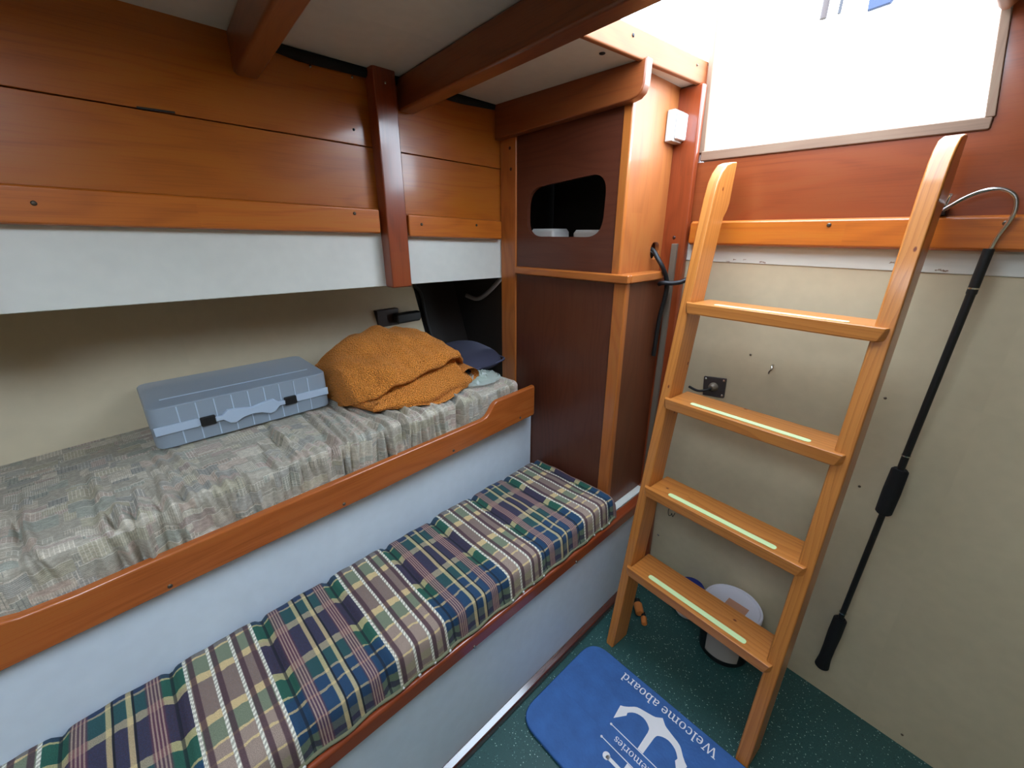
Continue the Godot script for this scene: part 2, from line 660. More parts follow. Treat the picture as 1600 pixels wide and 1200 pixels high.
	M.lid = plain(Color(0.80, 0.79, 0.82), 0.35)
	M.lidprint = plain(Color(0.72, 0.52, 0.42), 0.5)
	M.bluelid = plain(Color(0.06, 0.12, 0.42), 0.4)
	M.tag = plain(Color(0.62, 0.58, 0.54), 0.6)


# ---------------------------------------------------------------- scene
func _ready() -> void:
	var cam := Camera3D.new()
	cam.name = "camera"
	cam.position = Vector3(0, 1.25, 0)
	cam.rotation_degrees = Vector3(-20.0, 51.0, 0)
	cam.fov = rad_to_deg(2.0 * atan(600.0 / 650.0))
	cam.near = 0.02
	add_child(cam)
	cam.current = true
	var env := Environment.new()
	env.background_mode = Environment.BG_SKY
	var sm := ProceduralSkyMaterial.new()
	sm.sky_top_color = Color(0.84, 0.92, 1.0)
	sm.sky_horizon_color = Color(0.90, 0.95, 1.0)
	sm.ground_bottom_color = Color(0.5, 0.52, 0.52)
	sm.ground_horizon_color = Color(0.75, 0.77, 0.78)
	sm.sky_energy_multiplier = 1.0
	var sky := Sky.new()
	sky.sky_material = sm
	env.sky = sky
	env.tonemap_mode = Environment.TONE_MAPPER_LINEAR
	env.tonemap_exposure = 14.5
	env.sdfgi_enabled = true
	env.ssao_enabled = true
	env.ssil_enabled = true
	var we := WorldEnvironment.new()
	we.name = "world_environment"
	we.environment = env
	add_child(we)
	make_materials()
	build_shell()
	build_side_planking()
	build_bench()
	build_berth()
	build_locker()
	build_bulkhead()
	build_overhead()
	build_ladder()
	build_berth_things()
	build_bulkhead_things()
	build_floor_things()
	build_outside()


func screw(parent: Node3D, at: Vector3, dir: Vector3, r := 0.004, mat: Material = null, called := "screw") -> void:
	var s := dir.cross(Vector3(0.3, 1, 0.2)).normalized()
	part(parent, called, mb().lathe([Vector2(r, -0.002), Vector2(r, 0.0008), Vector2(r * 0.6, 0.0022), Vector2(0, 0.0025)], at, s, dir, 12), mat if mat else M.screw)


func build_shell() -> void:
	solo("floor", "teal speckled vinyl cabin floor", "structure", 0.0, mb().box(Vector3(-2.0, -0.04, -1.26), Vector3(1.0, 0.0, 1.5), 0.0, X), M.floor)
	solo("wall_right", "cream cabin side opposite the berths", "structure", 0.0, mb().box(Vector3(0.95, 0, -1.26), Vector3(1.0, 1.66, 1.5), 0.0, X), M.cream)
	solo("wall_back", "cream partition behind the viewer", "structure", 0.0, mb().box(Vector3(-2.0, 0, 1.45), Vector3(1.0, 1.66, 1.5), 0.0, X), M.cream)
	# hull side behind the berth, flared outwards
	var w := thing("wall_left", "cream painted hull side behind the berth", "structure", FH, Vector3(-1.36, 0.45, 0))
	var h := mb()
	var hx := func(y: float) -> float: return -1.338 - 0.34 * (y - 0.785)
	var slab := func(b: MB, z0: float, z1: float, out: float) -> MB:
		var c := []
		for q in [z0, z1]:
			for y in [0.45, 1.70]:
				c.append(Vector3(hx.call(y) - 0.05, y, q))
				c.append(Vector3(hx.call(y) + out, y, q))
		b.hexa(c, 0.0, Z)
		return b
	part(w, "hull_panel", slab.call(h, -0.965, 1.7, 0.0), M.cream)
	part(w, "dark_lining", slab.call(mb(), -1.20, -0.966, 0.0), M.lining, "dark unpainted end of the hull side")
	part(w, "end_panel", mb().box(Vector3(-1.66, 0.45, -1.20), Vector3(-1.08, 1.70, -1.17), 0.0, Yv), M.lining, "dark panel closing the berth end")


func build_side_planking() -> void:
	var w := thing("wall_left", "varnished planking above the berth", "structure", FW, Vector3(-1.10, 1.1, -0.4))
	# heights along the wall: they fall slightly towards the locker
	var slope := func(z: float, y0: float, y1: float) -> float: return y0 + (y1 - y0) * (-z + 0.05) / 1.11
	var bays := [[0.80, -0.636], [-0.638, -1.075]]
	for k in 2:
		var z0: float = bays[k][0]
		var z1: float = bays[k][1]
		var y := func(z: float, r: int) -> float:
			return [slope.call(z, 1.120, 1.099), slope.call(z, 1.262, 1.228), slope.call(z, 1.464, 1.446), 1.625][r]
		var sh := func(b: MB, x0: float, x1: float, r0: int, r1: int, d0: float, d1: float) -> MB:
			return b.board(x0, x1, z1, z0, y.call(z1, r0) + d0, y.call(z1, r1) + d1, y.call(z0, r0) + d0, y.call(z0, r1) + d1, 0.0015, Z)
		part(w, "white_panel", sh.call(mb(), -1.118, -1.0964, 0, 1, 0.0, 0.01), M.white, "white painted fascia board")
		part(w, "plank", sh.call(mb(0.3 + k, 0.11), -1.118, -1.0964, 1, 2, 0.011, -0.0008), M.plank)
		part(w, "plank", sh.call(mb(0.7 + k * 0.6, 0.27), -1.118, -1.0966, 2, 3, 0.0008, 0.0), M.plank)
	screw(w, Vector3(-1.096, 1.487, -0.563), X, 0.003, M.black, "hole")
	part(w, "gap", mb().board(-1.0972, -1.0958, -0.206, -0.150, 1.4615, 1.4650, 1.4605, 1.4640, 0.0, Z), M.black, "dark open gap in the plank joint")
	for z in [0.477, 0.574, 0.72, 0.80]: screw(w, Vector3(-1.096, 1.597, -z), X, 0.003, M.steel)
	# black strip of old sealant where planking meets the deckhead
	part(w, "sealant", mb().tube([Vector3(-1.092, 1.616, -0.365), Vector3(-1.09, 1.610, -0.45), Vector3(-1.09, 1.613, -0.70), Vector3(-1.092, 1.612, -0.9), Vector3(-1.092, 1.616, -1.06)], [0.008, 0.012, 0.011, 0.012, 0.008], 8), M.foam, "black sealant bead under the deckhead")
	var rails := [["trim_1", 0.80, -0.598, [1.262, 1.2475], [1.323, 1.3085], [0.02, -0.527]], ["trim_2", -0.682, -1.045, [1.239, 1.228], [1.299, 1.287], [-0.724, -0.93]]]
	for r in rails:
		var t := thing(r[0], "varnished rail along the planking", "structure", FW, Vector3(-1.09, 1.2, (r[1] + r[2]) / 2))
		var b := mb(0.2, 0.05)
		var ya: Array = r[3]
		var yb: Array = r[4]
		var up: float = 0.029 if r[1] > 0.0 else 0.0
		b.board(-1.097, -1.072, r[2], r[1], ya[1], yb[1], ya[0] + up * 0.6, yb[0] + up * 0.6, 0.005, Z)
		part(t, "rail", b, M.rail)
		for z in r[5]: screw(t, Vector3(-1.0715, 1.272 if r[1] < 0.0 else 1.295, z), X)
	for q in [[-0.606, -0.668, "reddish varnished post on the planked side, just left of the second beam"], [0.21, 0.115, "reddish varnished post at the left edge of the picture"]]:
		var p := thing("cabin_post", q[2], "post", FW, Vector3(-1.08, 1.1, (q[0] + q[1]) / 2), "posts on the planked side")
		part(p, "shaft", mb(0.4, 0.2).box(Vector3(-1.0966, 1.105, q[1]), Vector3(-1.056, 1.625, q[0]), 0.004, Yv), M.red)
		screw(p, Vector3(-1.055, 1.590, (q[0] + q[1]) / 2), X, 0.003, M.steel)


func build_bench() -> void:
	var t := thing("bench_seat", "low bench with white front and reddish wooden edge under the plaid cushion", "bench", FB, Vector3(-0.75, 0, -0.3))
	part(t, "front_panel", mb().box(Vector3(-0.60, 0.0, -1.24), Vector3(-0.5725, 0.345, 1.4), 0.0, Z), M.panelwhite)
	part(t, "seat_board", mb().box(Vector3(-1.05, 0.355, -1.24), Vector3(-0.597, 0.379, 1.4), 0.0, Z), M.white)
	var e := part(t, "edge_trim", mb(0.1, 0.3).box(Vector3(-0.597, 0.339, -1.245), Vector3(-0.562, 0.382, 1.4), 0.008, Z), M.red)
	for z in [-0.02, -0.42, -0.80]: screw(e, Vector3(-0.5615, 0.350, z), X, 0.004, M.steel)
	solo("baseboard_left", "dark red skirting at the foot of the bench", "structure", FB, mb(0.5, 0.1).hexa_in([Vector3(-0.574, 0.0, -1.245), Vector3(-0.553, 0.0, -1.245), Vector3(-0.574, 0.0312, -1.245), Vector3(-0.553, 0.025, -1.245), Vector3(-0.574, 0.0, 1.4), Vector3(-0.553, 0.0, 1.4), Vector3(-0.574, 0.0312, 1.4), Vector3(-0.553, 0.025, 1.4)], 0.004, Z), M.skirt)
	# plaid seat cushion
	var c := thing("plaid_cushion", "long thin seat cushion in green, blue and beige plaid", "cushion", FB, Vector3(-0.74, 0.382, -0.3))
	var nz := noise(51, 2.2, 2)
	var prof := func(a: float, s: float) -> Vector2:
		# s runs in metres from the back foot over the top to the front foot
		var back := -0.880 - 0.045 * a / 1.03
		var front := -0.580
		var H := 0.078
		var R := 0.016
		var W: float = front - back
		var pts := [[0.0, back, 0.0], [H - R, back, H - R], [H - R * 0.4, back + R * 0.35, H - R * 0.3], [H + R * 0.2, back + R, H], [H + W - R * 2.2, front - R * 1.2, H], [H + W - R * 1.2, front - R * 0.3, H - R * 0.35], [H + W - R * 0.2, front, H - R * 1.2], [H * 2 + W - R, front + 0.008, 0.0]]
		for k in range(1, pts.size()):
			if s <= pts[k][0] or k == pts.size() - 1:
				var f: float = clampf((s - pts[k - 1][0]) / (pts[k][0] - pts[k - 1][0]), 0, 1)
				return Vector2(lerpf(pts[k - 1][1], pts[k][1], f), lerpf(pts[k - 1][2], pts[k][2], f))
		return Vector2.ZERO
	var LEN := 1.62
	var f := func(u: float, w: float) -> Vector3:
		var a: float = -0.6 + u * LEN
		var tot: float = 0.078 * 2 + 0.30 + 0.045 * a / 1.03 - 0.016
		var s: float = w * tot
		var q: Vector2 = prof.call(a, s)
		var rel: float = fposmod(a - 0.243, 0.306)
		var dip := 0.0
		for m in [0.137, 0.284]: dip += exp(-pow((rel - m) / 0.008, 2.0)) * 0.011
		for m in [0.02, 0.058, 0.096, 0.21]: dip -= exp(-pow((rel - m) / 0.016, 2.0)) * 0.0025
		var top: float = smoothstep(0.03, 0.07, q.y)
		var endf: float = smoothstep(0.0, 0.012, 1.62 - u * LEN)
		var wob: float = nz.get_noise_2d(a * 3.0, s * 3.0) * 0.004
		var y: float = 0.382 + (q.y - (dip * top) + wob * top) * (0.75 + 0.25 * endf)
		var x: float = q.x - (dip * 0.6 + sin(a * 90.0) * 0.0015) * (1.0 if s > 0.3 else 0.0) * smoothstep(0.0, 0.02, q.y)
		return Vector3(x, y, -a)
	var cb := mb()
	cb.grid(300, 44, f, func(u, w): return Vector2(-0.6 + u * LEN - 0.243, w * 0.44 - 0.072), false)
	part(c, "cover", cb, M.plaid)
	# closed end against the locker
	var endp := []
	var eb := mb()
	var ids := []
	for k in 45:
		var p: Vector3 = f.call(1.0, k / 44.0)
		ids.append([eb.vert(p, -Z, Vector2(p.x, p.y)), eb.vert(Vector3(p.x, 0.382, p.z), -Z, Vector2(p.x, 0.382))])
	for k in 44: eb.quad(ids[k][0], ids[k + 1][0], ids[k + 1][1], ids[k][1])
	part(c, "end_cloth", eb, M.plaid)
	var pp := []
	for k in 160:
		var a := -0.6 + 1.61 * k / 159.0
		pp.append(Vector3(-0.571 + sin(a * 61.0) * 0.0025, 0.3865 + absf(sin(a * 23.0)) * 0.002, -a))
	part(c, "piping", mb().tube(pp, 0.0038, 6), plain(Color(0.42, 0.41, 0.31), 0.9), "khaki piping along the lower front edge")
	for r in range(-2, 3):
		for m in [0.0, 0.038, 0.076, 0.115]:
			var a: float = 0.243 + r * 0.306 + m
			if a < -0.15 or a > 1.0: continue
			part(c, "cord_end", mb().lathe([Vector2(0.0035, 0), Vector2(0.0028, 0.0025), Vector2(0, 0.0035)], Vector3(-0.5685, 0.388, -a), Yv, X, 8), M.offwhite)


func build_berth() -> void:
	var t := thing("berth", "narrow bunk with white front board and varnished lee rail", "bunk", FH, Vector3(-1.1, 0.4, -0.3))
	part(t, "front_board", mb().hexa_in([Vector3(-0.93, 0.38, -1.079), Vector3(-0.904, 0.38, -1.079), Vector3(-0.93, 0.655, -1.079), Vector3(-0.904, 0.655, -1.079), Vector3(-0.89, 0.38, 0.85), Vector3(-0.860, 0.38, 0.85), Vector3(-0.89, 0.655, 0.85), Vector3(-0.860, 0.655, 0.85)], 0.0, Z), M.panelwhite)
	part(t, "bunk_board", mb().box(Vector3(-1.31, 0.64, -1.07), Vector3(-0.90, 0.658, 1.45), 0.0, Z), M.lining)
	var poly := PackedVector2Array([Vector2(-1.45, 0.628), Vector2(0.45, 0.630), Vector2(1.040, 0.641), Vector2(1.047, 0.648), Vector2(1.047, 0.748), Vector2(1.043, 0.753), Vector2(0.862, 0.751), Vector2(0.850, 0.747), Vector2(0.838, 0.737), Vector2(0.826, 0.722), Vector2(0.812, 0.711), Vector2(0.795, 0.707), Vector2(0.0, 0.707), Vector2(-0.10, 0.705), Vector2(-0.16, 0.708), Vector2(-0.21, 0.722), Vector2(-0.26, 0.745), Vector2(-0.30, 0.752), Vector2(-1.45, 0.752)])
	var lr := part(t, "lee_rail", mb(0.2, 0.1).prism(poly, Vector3(-0.879, 0, 0), -Z, Yv, Vector3(0.021, 0, 0), 0.006, Z), M.lee)
	for q in [[0.007, 0.643], [0.339, 0.644], [0.675, 0.650], [0.968, 0.657]]:
		screw(lr, Vector3(-0.858, q[1], -q[0]), X, 0.004)
	# mattress in a faded patchwork print cover
	var rng := RandomNumberGenerator.new()
	rng.seed = 19
	var cr := []
	for k in 120:
		var front := rng.randf() < 0.62
		cr.append([rng.randf_range(-0.8, 0.98), rng.randf_range(-0.15, 0.22), rng.randf_range(0.005, 0.0105), rng.randf_range(0.004, 0.0075), rng.randf_range(0.33, 0.42) if front else rng.randf_range(0.08, 0.30), rng.randf_range(0.52, 0.62) if front else rng.randf_range(0.42, 0.52)])
	var nz := noise(53, 1.6, 3)
	var LEN := 1.85
	var f := func(u: float, w: float) -> Vector3:
		var a: float = -0.87 + u * LEN
		var s: float = w * 0.55            # metres from the hull side over the top and down the front
		var x: float
		var y: float
		var nx := 0.0
		var ny := 1.0
		if s < 0.40:
			x = -1.335 + s * 1.0875
			y = 0.783
		elif s < 0.44:
			var g: float = (s - 0.40) / 0.04 * PI / 2
			x = -0.90 + sin(g) * 0.018
			y = 0.765 + cos(g) * 0.018
			nx = sin(g)
			ny = cos(g)
		else:
			x = -0.882
			y = 0.765 - (s - 0.44)
			nx = 1.0
			ny = 0.0
		var d: float = nz.get_noise_2d(a * 2.0, s * 2.0) * 0.005
		for q in cr:
			var off: float = a - q[0] - q[1] * (s - 0.4)
			if absf(off) > 0.05: continue
			var win: float = smoothstep(q[4] - 0.10, q[4] + 0.05, s) * (1.0 - smoothstep(q[5], q[5] + 0.06, s))
			d += win * (-q[2] * exp(-absf(off) / (q[3] * 0.8)) + q[2] * 0.8 * exp(-pow((off - q[3] * 1.8) / (q[3] * 1.2), 2.0)))
		d *= smoothstep(0.0, 0.03, 0.98 - a)
		return Vector3(x + nx * d, y + ny * d + 0.004 * sin(a * 5.0) * ny, -a)
	var m := thing("mattress", "bunk mattress in a faded grey and beige patchwork print cover", "mattress", FH, Vector3(-1.1, 0.658, -0.1))
	part(m, "cover", mb().grid(560, 84, f, func(u, w): return Vector2(u * LEN, w * 0.55)), M.print)
	var eb := mb()
	var ids := []
	for k in 85:
		var p: Vector3 = f.call(1.0, k / 84.0)
		ids.append([eb.vert(p, -Z, Vector2(p.x, p.y)), eb.vert(Vector3(p.x, 0.66, p.z), -Z, Vector2(p.x, 0.66))])
	for k in 84: eb.quad(ids[k][0], ids[k + 1][0], ids[k + 1][1], ids[k][1])
	part(m, "end_cloth", eb, M.print)


func rounded(pts: Array, r: float, seg := 8) -> PackedVector2Array:
	var out := PackedVector2Array()
	var N := pts.size()
	for k in N:
		var p: Vector2 = pts[k]
		var a: Vector2 = (pts[(k + N - 1) % N] - p).normalized()
		var b: Vector2 = (pts[(k + 1) % N] - p).normalized()
		for s in seg + 1:
			var q := float(s) / seg
			out.append((p + a * r).lerp(p, q).lerp(p.lerp(p + b * r, q), q))
	return out


func build_locker() -> void:
	var t := thing("locker", "tall dark wooden locker with a rounded opening, between berth and ladder", "cabinet", FB, Vector3(-0.85, 0.38, -1.12))
	var zf := -1.03
	part(t, "lower_front_panel", mb(0.2, 0.0).box(Vector3(-1.10, 0.38, zf - 0.015), Vector3(-0.625, 1.122, zf), 0.0, Yv), M.ply)
	part(t, "lower_side_panel", mb(0.9, 0.13).box(Vector3(-0.640, 0.38, -1.285), Vector3(-0.621, 1.122, zf - 0.0005), 0.0, Yv), M.sidelow)
	part(t, "corner_strip", mb(0.4, 0.3).box(Vector3(-0.660, 0.38, zf - 0.02), Vector3(-0.618, 1.120, zf + 0.004), 0.005, Yv), M.strip)
	part(t, "upper_side_panel", mb(0.3, 0.33).plate_hole(Rect2(1.031, 1.14, 0.26, 0.49), rounded([Vector2(1.188, 1.174), Vector2(1.240, 1.174), Vector2(1.240, 1.224), Vector2(1.188, 1.224)], 0.024, 5), Vector3(-0.660, 0, 0), -Z, Yv, Vector3(0.014, 0, 0), Yv), M.side)
	var hole := rounded([Vector2(-1.003, 1.238), Vector2(-0.712, 1.238), Vector2(-0.706, 1.402), Vector2(-0.998, 1.378)], 0.055, 8)
	part(t, "upper_front_panel", mb(0.1, 0.2).plate_hole(Rect2(-1.10, 1.14, 0.45, 0.48), hole, Vector3(0, 0, zf), X, Yv, Vector3(0, 0, -0.014), X), M.ply)
	part(t, "corner_strip", mb(0.8, 0.05).box(Vector3(-0.672, 1.140, zf - 0.012), Vector3(-0.645, 1.55, zf + 0.003), 0.004, Yv), M.strip)
	part(t, "moulding", mb(0.0, 0.3).box(Vector3(-1.046, 1.118, zf), Vector3(-0.606, 1.143, zf + 0.016), 0.005, X), M.strip)
	part(t, "moulding", mb(0.3, 0.22).box(Vector3(-0.646, 1.118, -1.21), Vector3(-0.606, 1.143, zf + 0.0005), 0.005, Z), M.strip)
	part(t, "post_strip", mb(0.5, 0.16).box(Vector3(-1.122, 0.66, zf - 0.02), Vector3(-1.048, 1.62, zf + 0.006), 0.004, Yv), M.strip)
	for q in [[-1.075, 1.50], [-1.070, 1.44]]: screw(t, Vector3(q[0], q[1], zf + 0.006), Z, 0.005, M.plug, "plug")
	var bp := rounded([Vector2(-1.12, 1.525), Vector2(-0.603, 1.546), Vector2(-0.603, 1.622), Vector2(-1.12, 1.622)], 0.004, 2)
	var bp2 := PackedVector2Array([Vector2(-1.12, 1.525), Vector2(-0.640, 1.544), Vector2(-0.622, 1.548), Vector2(-0.610, 1.557), Vector2(-0.604, 1.572), Vector2(-0.603, 1.622), Vector2(-1.12, 1.622)])
	part(t, "head_board", mb(0.5, 0.02).prism(bp2, Vector3(0, 0, zf + 0.0005), X, Yv, Vector3(0, 0, 0.030), 0.004, X), M.beam)
	part(t, "inner_shelf", mb().box(Vector3(-1.10, 1.20, -1.27), Vector3(-0.662, 1.222, zf - 0.016), 0.0, X), M.ply)
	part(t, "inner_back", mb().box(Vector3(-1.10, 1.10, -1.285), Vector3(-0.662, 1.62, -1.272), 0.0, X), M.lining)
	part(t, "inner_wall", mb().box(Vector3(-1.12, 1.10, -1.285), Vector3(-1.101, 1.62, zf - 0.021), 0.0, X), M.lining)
	solo("folded_cloth", "pale cloth at the left inside the locker opening", "cloth", FB, mb().box(Vector3(-1.03, 1.2225, -1.16), Vector3(-0.925, 1.262, -1.07), 0.010, X), M.offwhite)
	solo("folded_cloth", "dull grey cloth at the right inside the locker opening", "cloth", FB, mb().box(Vector3(-0.85, 1.2225, -1.18), Vector3(-0.69, 1.258, -1.07), 0.010, X), M.tag)
	# switch box on the lit side
	var s := thing("switch_box", "small white plastic switch box high on the locker side", "switch", FB, Vector3(-0.64, 1.48, -1.23))
	part(s, "case", mb().box(Vector3(-0.6458, 1.482, -1.268), Vector3(-0.622, 1.558, -1.197), 0.003, Yv), M.offwhite)
	part(s, "rocker", mb().box(Vector3(-0.6225, 1.487, -1.264), Vector3(-0.612, 1.553, -1.203), 0.004, Yv), plain(Color(0.93, 0.92, 0.92), 0.3))
	# cable out of the locker side
	var cb := []
	for q in [[-0.70, 1.205, 1.206], [-0.665, 1.205, 1.204], [-0.640, 1.199, 1.196], [-0.622, 1.180, 1.190], [-0.606, 1.158, 1.192], [-0.597, 1.130, 1.205], [-0.594, 1.100, 1.213], [-0.597, 1.06, 1.216], [-0.606, 1.0, 1.216], [-0.610, 0.88, 1.214]]:
		cb.append(Vector3(q[0], q[1], -q[2]))
	var k := thing("cable", "thick black cable from the oval hole in the locker side", "cable", FB, Vector3(-0.61, 0.9, -1.25))
	part(k, "run", mb().tube(smooth(cb, 4), 0.0068, 10), M.black)
	part(k, "loop", mb().tube(smooth([Vector3(-0.614, 1.105, -1.205), Vector3(-0.600, 1.110, -1.198), Vector3(-0.578, 1.110, -1.203), Vector3(-0.555, 1.114, -1.212), Vector3(-0.540, 1.122, -1.222)], 5), 0.0068, 10), plain(Color(0.13, 0.12, 0.13), 0.45))


func smooth(p: Array, n: int) -> Array:
	var out := []
	for k in p.size() - 1:
		for s in n:
			var a: Vector3 = p[maxi(k - 1, 0)]
			var b: Vector3 = p[k]
			var c: Vector3 = p[k + 1]
			var d: Vector3 = p[mini(k + 2, p.size() - 1)]
			out.append(b.cubic_interpolate(c, a, d, float(s) / n))
	out.append(p[p.size() - 1])
	return out


func build_bulkhead() -> void:
	var w := thing("wall_front", "bulkhead behind the ladder: cream below, varnished wood above", "structure", 0.0, Vector3(0, 0, -1.235))
	part(w, "cream_panel", mb().box(Vector3(-0.80, 0, -1.24), Vector3(1.0, 1.172, -1.22), 0.0, X), M.cream)
	part(w, "white_band", mb().box(Vector3(-0.80, 1.172, -1.24), Vector3(1.0, 1.225, -1.217), 0.002, X), M.band, "white band with chipped paint")
	part(w, "wood_panel", mb(0.1, 0.02).box(Vector3(-0.80, 1.225, -1.24), Vector3(1.0, 1.432, -1.218), 0.0, X), M.bulk)
	var r := mb(0.6, 0.17)
	r.hexa([Vector3(-0.133, 1.432, -1.24), Vector3(1.0, 1.432, -1.24), Vector3(-0.165, 1.66, -1.24), Vector3(1.0, 1.66, -1.24),
		Vector3(-0.133, 1.432, -1.218), Vector3(1.0, 1.432, -1.218), Vector3(-0.165, 1.66, -1.218), Vector3(1.0, 1.66, -1.218)], 0.0, X)
	part(w, "wood_panel", r, M.bulk)
	part(w, "wood_panel", mb(0.9, 0.3).box(Vector3(-0.90, 1.432, -1.24), Vector3(-0.682, 1.66, -1.218), 0.0, Yv), M.bulk)
	var t := thing("trim_3", "varnished rail across the bulkhead", "structure", 0.0, Vector3(0, 1.215, -1.2))
	part(t, "rail", mb(0.3, 0.33).box(Vector3(-0.668, 1.217, -1.2178), Vector3(0.95, 1.280, -1.190), 0.007, X), M.rail)
	for x in [-0.331, -0.064, 0.4]: screw(t, Vector3(x, 1.266, -1.1895), Z, 0.0045)
	var c := thing("trim_4", "reddish corner post between locker and companionway", "structure", 0.0, Vector3(-0.71, 0.38, -1.21))
	part(c, "post", mb(0.2, 0.1).hexa_in([Vector3(-0.745, 0.0, -1.2178), Vector3(-0.655, 0.0, -1.2178), Vector3(-0.765, 1.62, -1.2178), Vector3(-0.682, 1.62, -1.2178),
		Vector3(-0.745, 0.0, -1.195), Vector3(-0.655, 0.0, -1.195), Vector3(-0.765, 1.62, -1.195), Vector3(-0.682, 1.62, -1.195)], 0.007, Yv), M.red)
	screw(c, Vector3(-0.713, 1.236, -1.195), Z, 0.005, M.plug, "plug")
	# companionway opening: weathered sill and jambs
	var d := thing("door_1", "open companionway above the ladder", "structure", 0.0, Vector3(-0.4, 1.43, -1.22))
	part(d, "sill", mb(0.3, 0.1).hexa_in([Vector3(-0.676, 1.434, -1.242), Vector3(-0.128, 1.425, -1.242), Vector3(-0.676, 1.459, -1.242), Vector3(-0.128, 1.447, -1.242),
		Vector3(-0.676, 1.434, -1.213), Vector3(-0.128, 1.425, -1.213), Vector3(-0.676, 1.459, -1.213), Vector3(-0.128, 1.447, -1.213)], 0.003, X), M.grey_wood, "weathered wooden sill")
	part(d, "jamb", mb(0.5, 0.2).hexa_in([Vector3(-0.140, 1.445, -1.242), Vector3(-0.126, 1.445, -1.242), Vector3(-0.172, 1.66, -1.242), Vector3(-0.158, 1.66, -1.242),
		Vector3(-0.140, 1.445, -1.213), Vector3(-0.126, 1.445, -1.213), Vector3(-0.172, 1.66, -1.213), Vector3(-0.158, 1.66, -1.213)], 0.002, Yv), M.grey_wood)
	part(d, "jamb", mb(0.8, 0.3).hexa_in([Vector3(-0.684, 1.455, -1.242), Vector3(-0.668, 1.455, -1.242), Vector3(-0.698, 1.86, -1.242), Vector3(-0.686, 1.86, -1.242),
		Vector3(-0.684, 1.455, -1.216), Vector3(-0.668, 1.455, -1.216), Vector3(-0.698, 1.86, -1.216), Vector3(-0.686, 1.86, -1.216)], 0.002, Yv), M.grey_wood)


func build_overhead() -> void:
	var c := thing("ceiling", "off-white deckhead", "structure", 0.0, Vector3(0, 1.62, 0))
	# a second, small deck hatch overhead just behind the viewer
	part(c, "panel", mb().box(Vector3(-2.0, 1.62, -0.60), Vector3(1.0, 1.66, 0.08), 0.0, X), M.ceil)
	part(c, "panel", mb().box(Vector3(-2.0, 1.62, 0.08), Vector3(-0.44, 1.66, 0.58), 0.0, X), M.ceil)
	part(c, "panel", mb().box(Vector3(0.42, 1.62, 0.08), Vector3(1.0, 1.66, 0.58), 0.0, X), M.ceil)
	part(c, "panel", mb().box(Vector3(-2.0, 1.62, 0.58), Vector3(1.0, 1.66, 1.5), 0.0, X), M.ceil)
	part(c, "panel", mb().box(Vector3(-2.0, 1.62, -1.40), Vector3(-0.7105, 1.66, -0.60), 0.0, X), M.ceil)
	part(c, "panel", mb().box(Vector3(-0.14, 1.62, -1.24), Vector3(1.0, 1.66, -0.60), 0.0, X), M.ceil)
	screw(c, Vector3(-0.735, 1.6195, -0.85), -Yv, 0.007, M.black, "hole")
	var lab := ["varnished deck beam nearest the viewer, ending at the planking", "varnished deck beam beside the hatch, ending at the cabin post"]
	var zs := [[-0.2375, -0.1925], [-0.608, -0.562]]
	for k in 2:
		var b := thing("deck_beam", lab[k], "beam", 0.0, Vector3(-0.1, 1.545, zs[k][0]), "deck beams")
		part(b, "timber", mb(0.3 + k * 0.5, 0.1 + 0.2 * k).box(Vector3(-1.122 - 0.045 * k, 1.545, zs[k][0]), Vector3(0.95, 1.6198, zs[k][1]), 0.006, X), M.beam)
	var t := thing("trim_5", "varnished coamings round the open hatches", "structure", 0.0, Vector3(-0.4, 1.6, -0.9))
	part(t, "coaming", mb(0.2, 0.3).box(Vector3(-0.710, 1.615, -1.237), Vector3(-0.694, 1.672, -0.609), 0.005, Z), M.coam)
	part(t, "coaming", mb(0.9, 0.1).box(Vector3(-0.172, 1.604, -1.2125), Vector3(-0.1405, 1.668, -0.609), 0.012, Z), M.coam)
	for q in [[-0.4395, -0.425, 0.081, 0.579], [0.405, 0.4195, 0.081, 0.579], [-0.4245, 0.4045, 0.081, 0.095], [-0.4245, 0.4045, 0.565, 0.579]]:
		part(t, "hatch_frame", mb(0.2, 0.1).box(Vector3(q[0], 1.612, q[2]), Vector3(q[1], 1.668, q[3]), 0.004, X), M.coam)
	screw(t, Vector3(-0.694, 1.652, -0.90), X, 0.004, M.black, "hole")
	screw(t, Vector3(-0.694, 1.652, -1.17), X, 0.003)


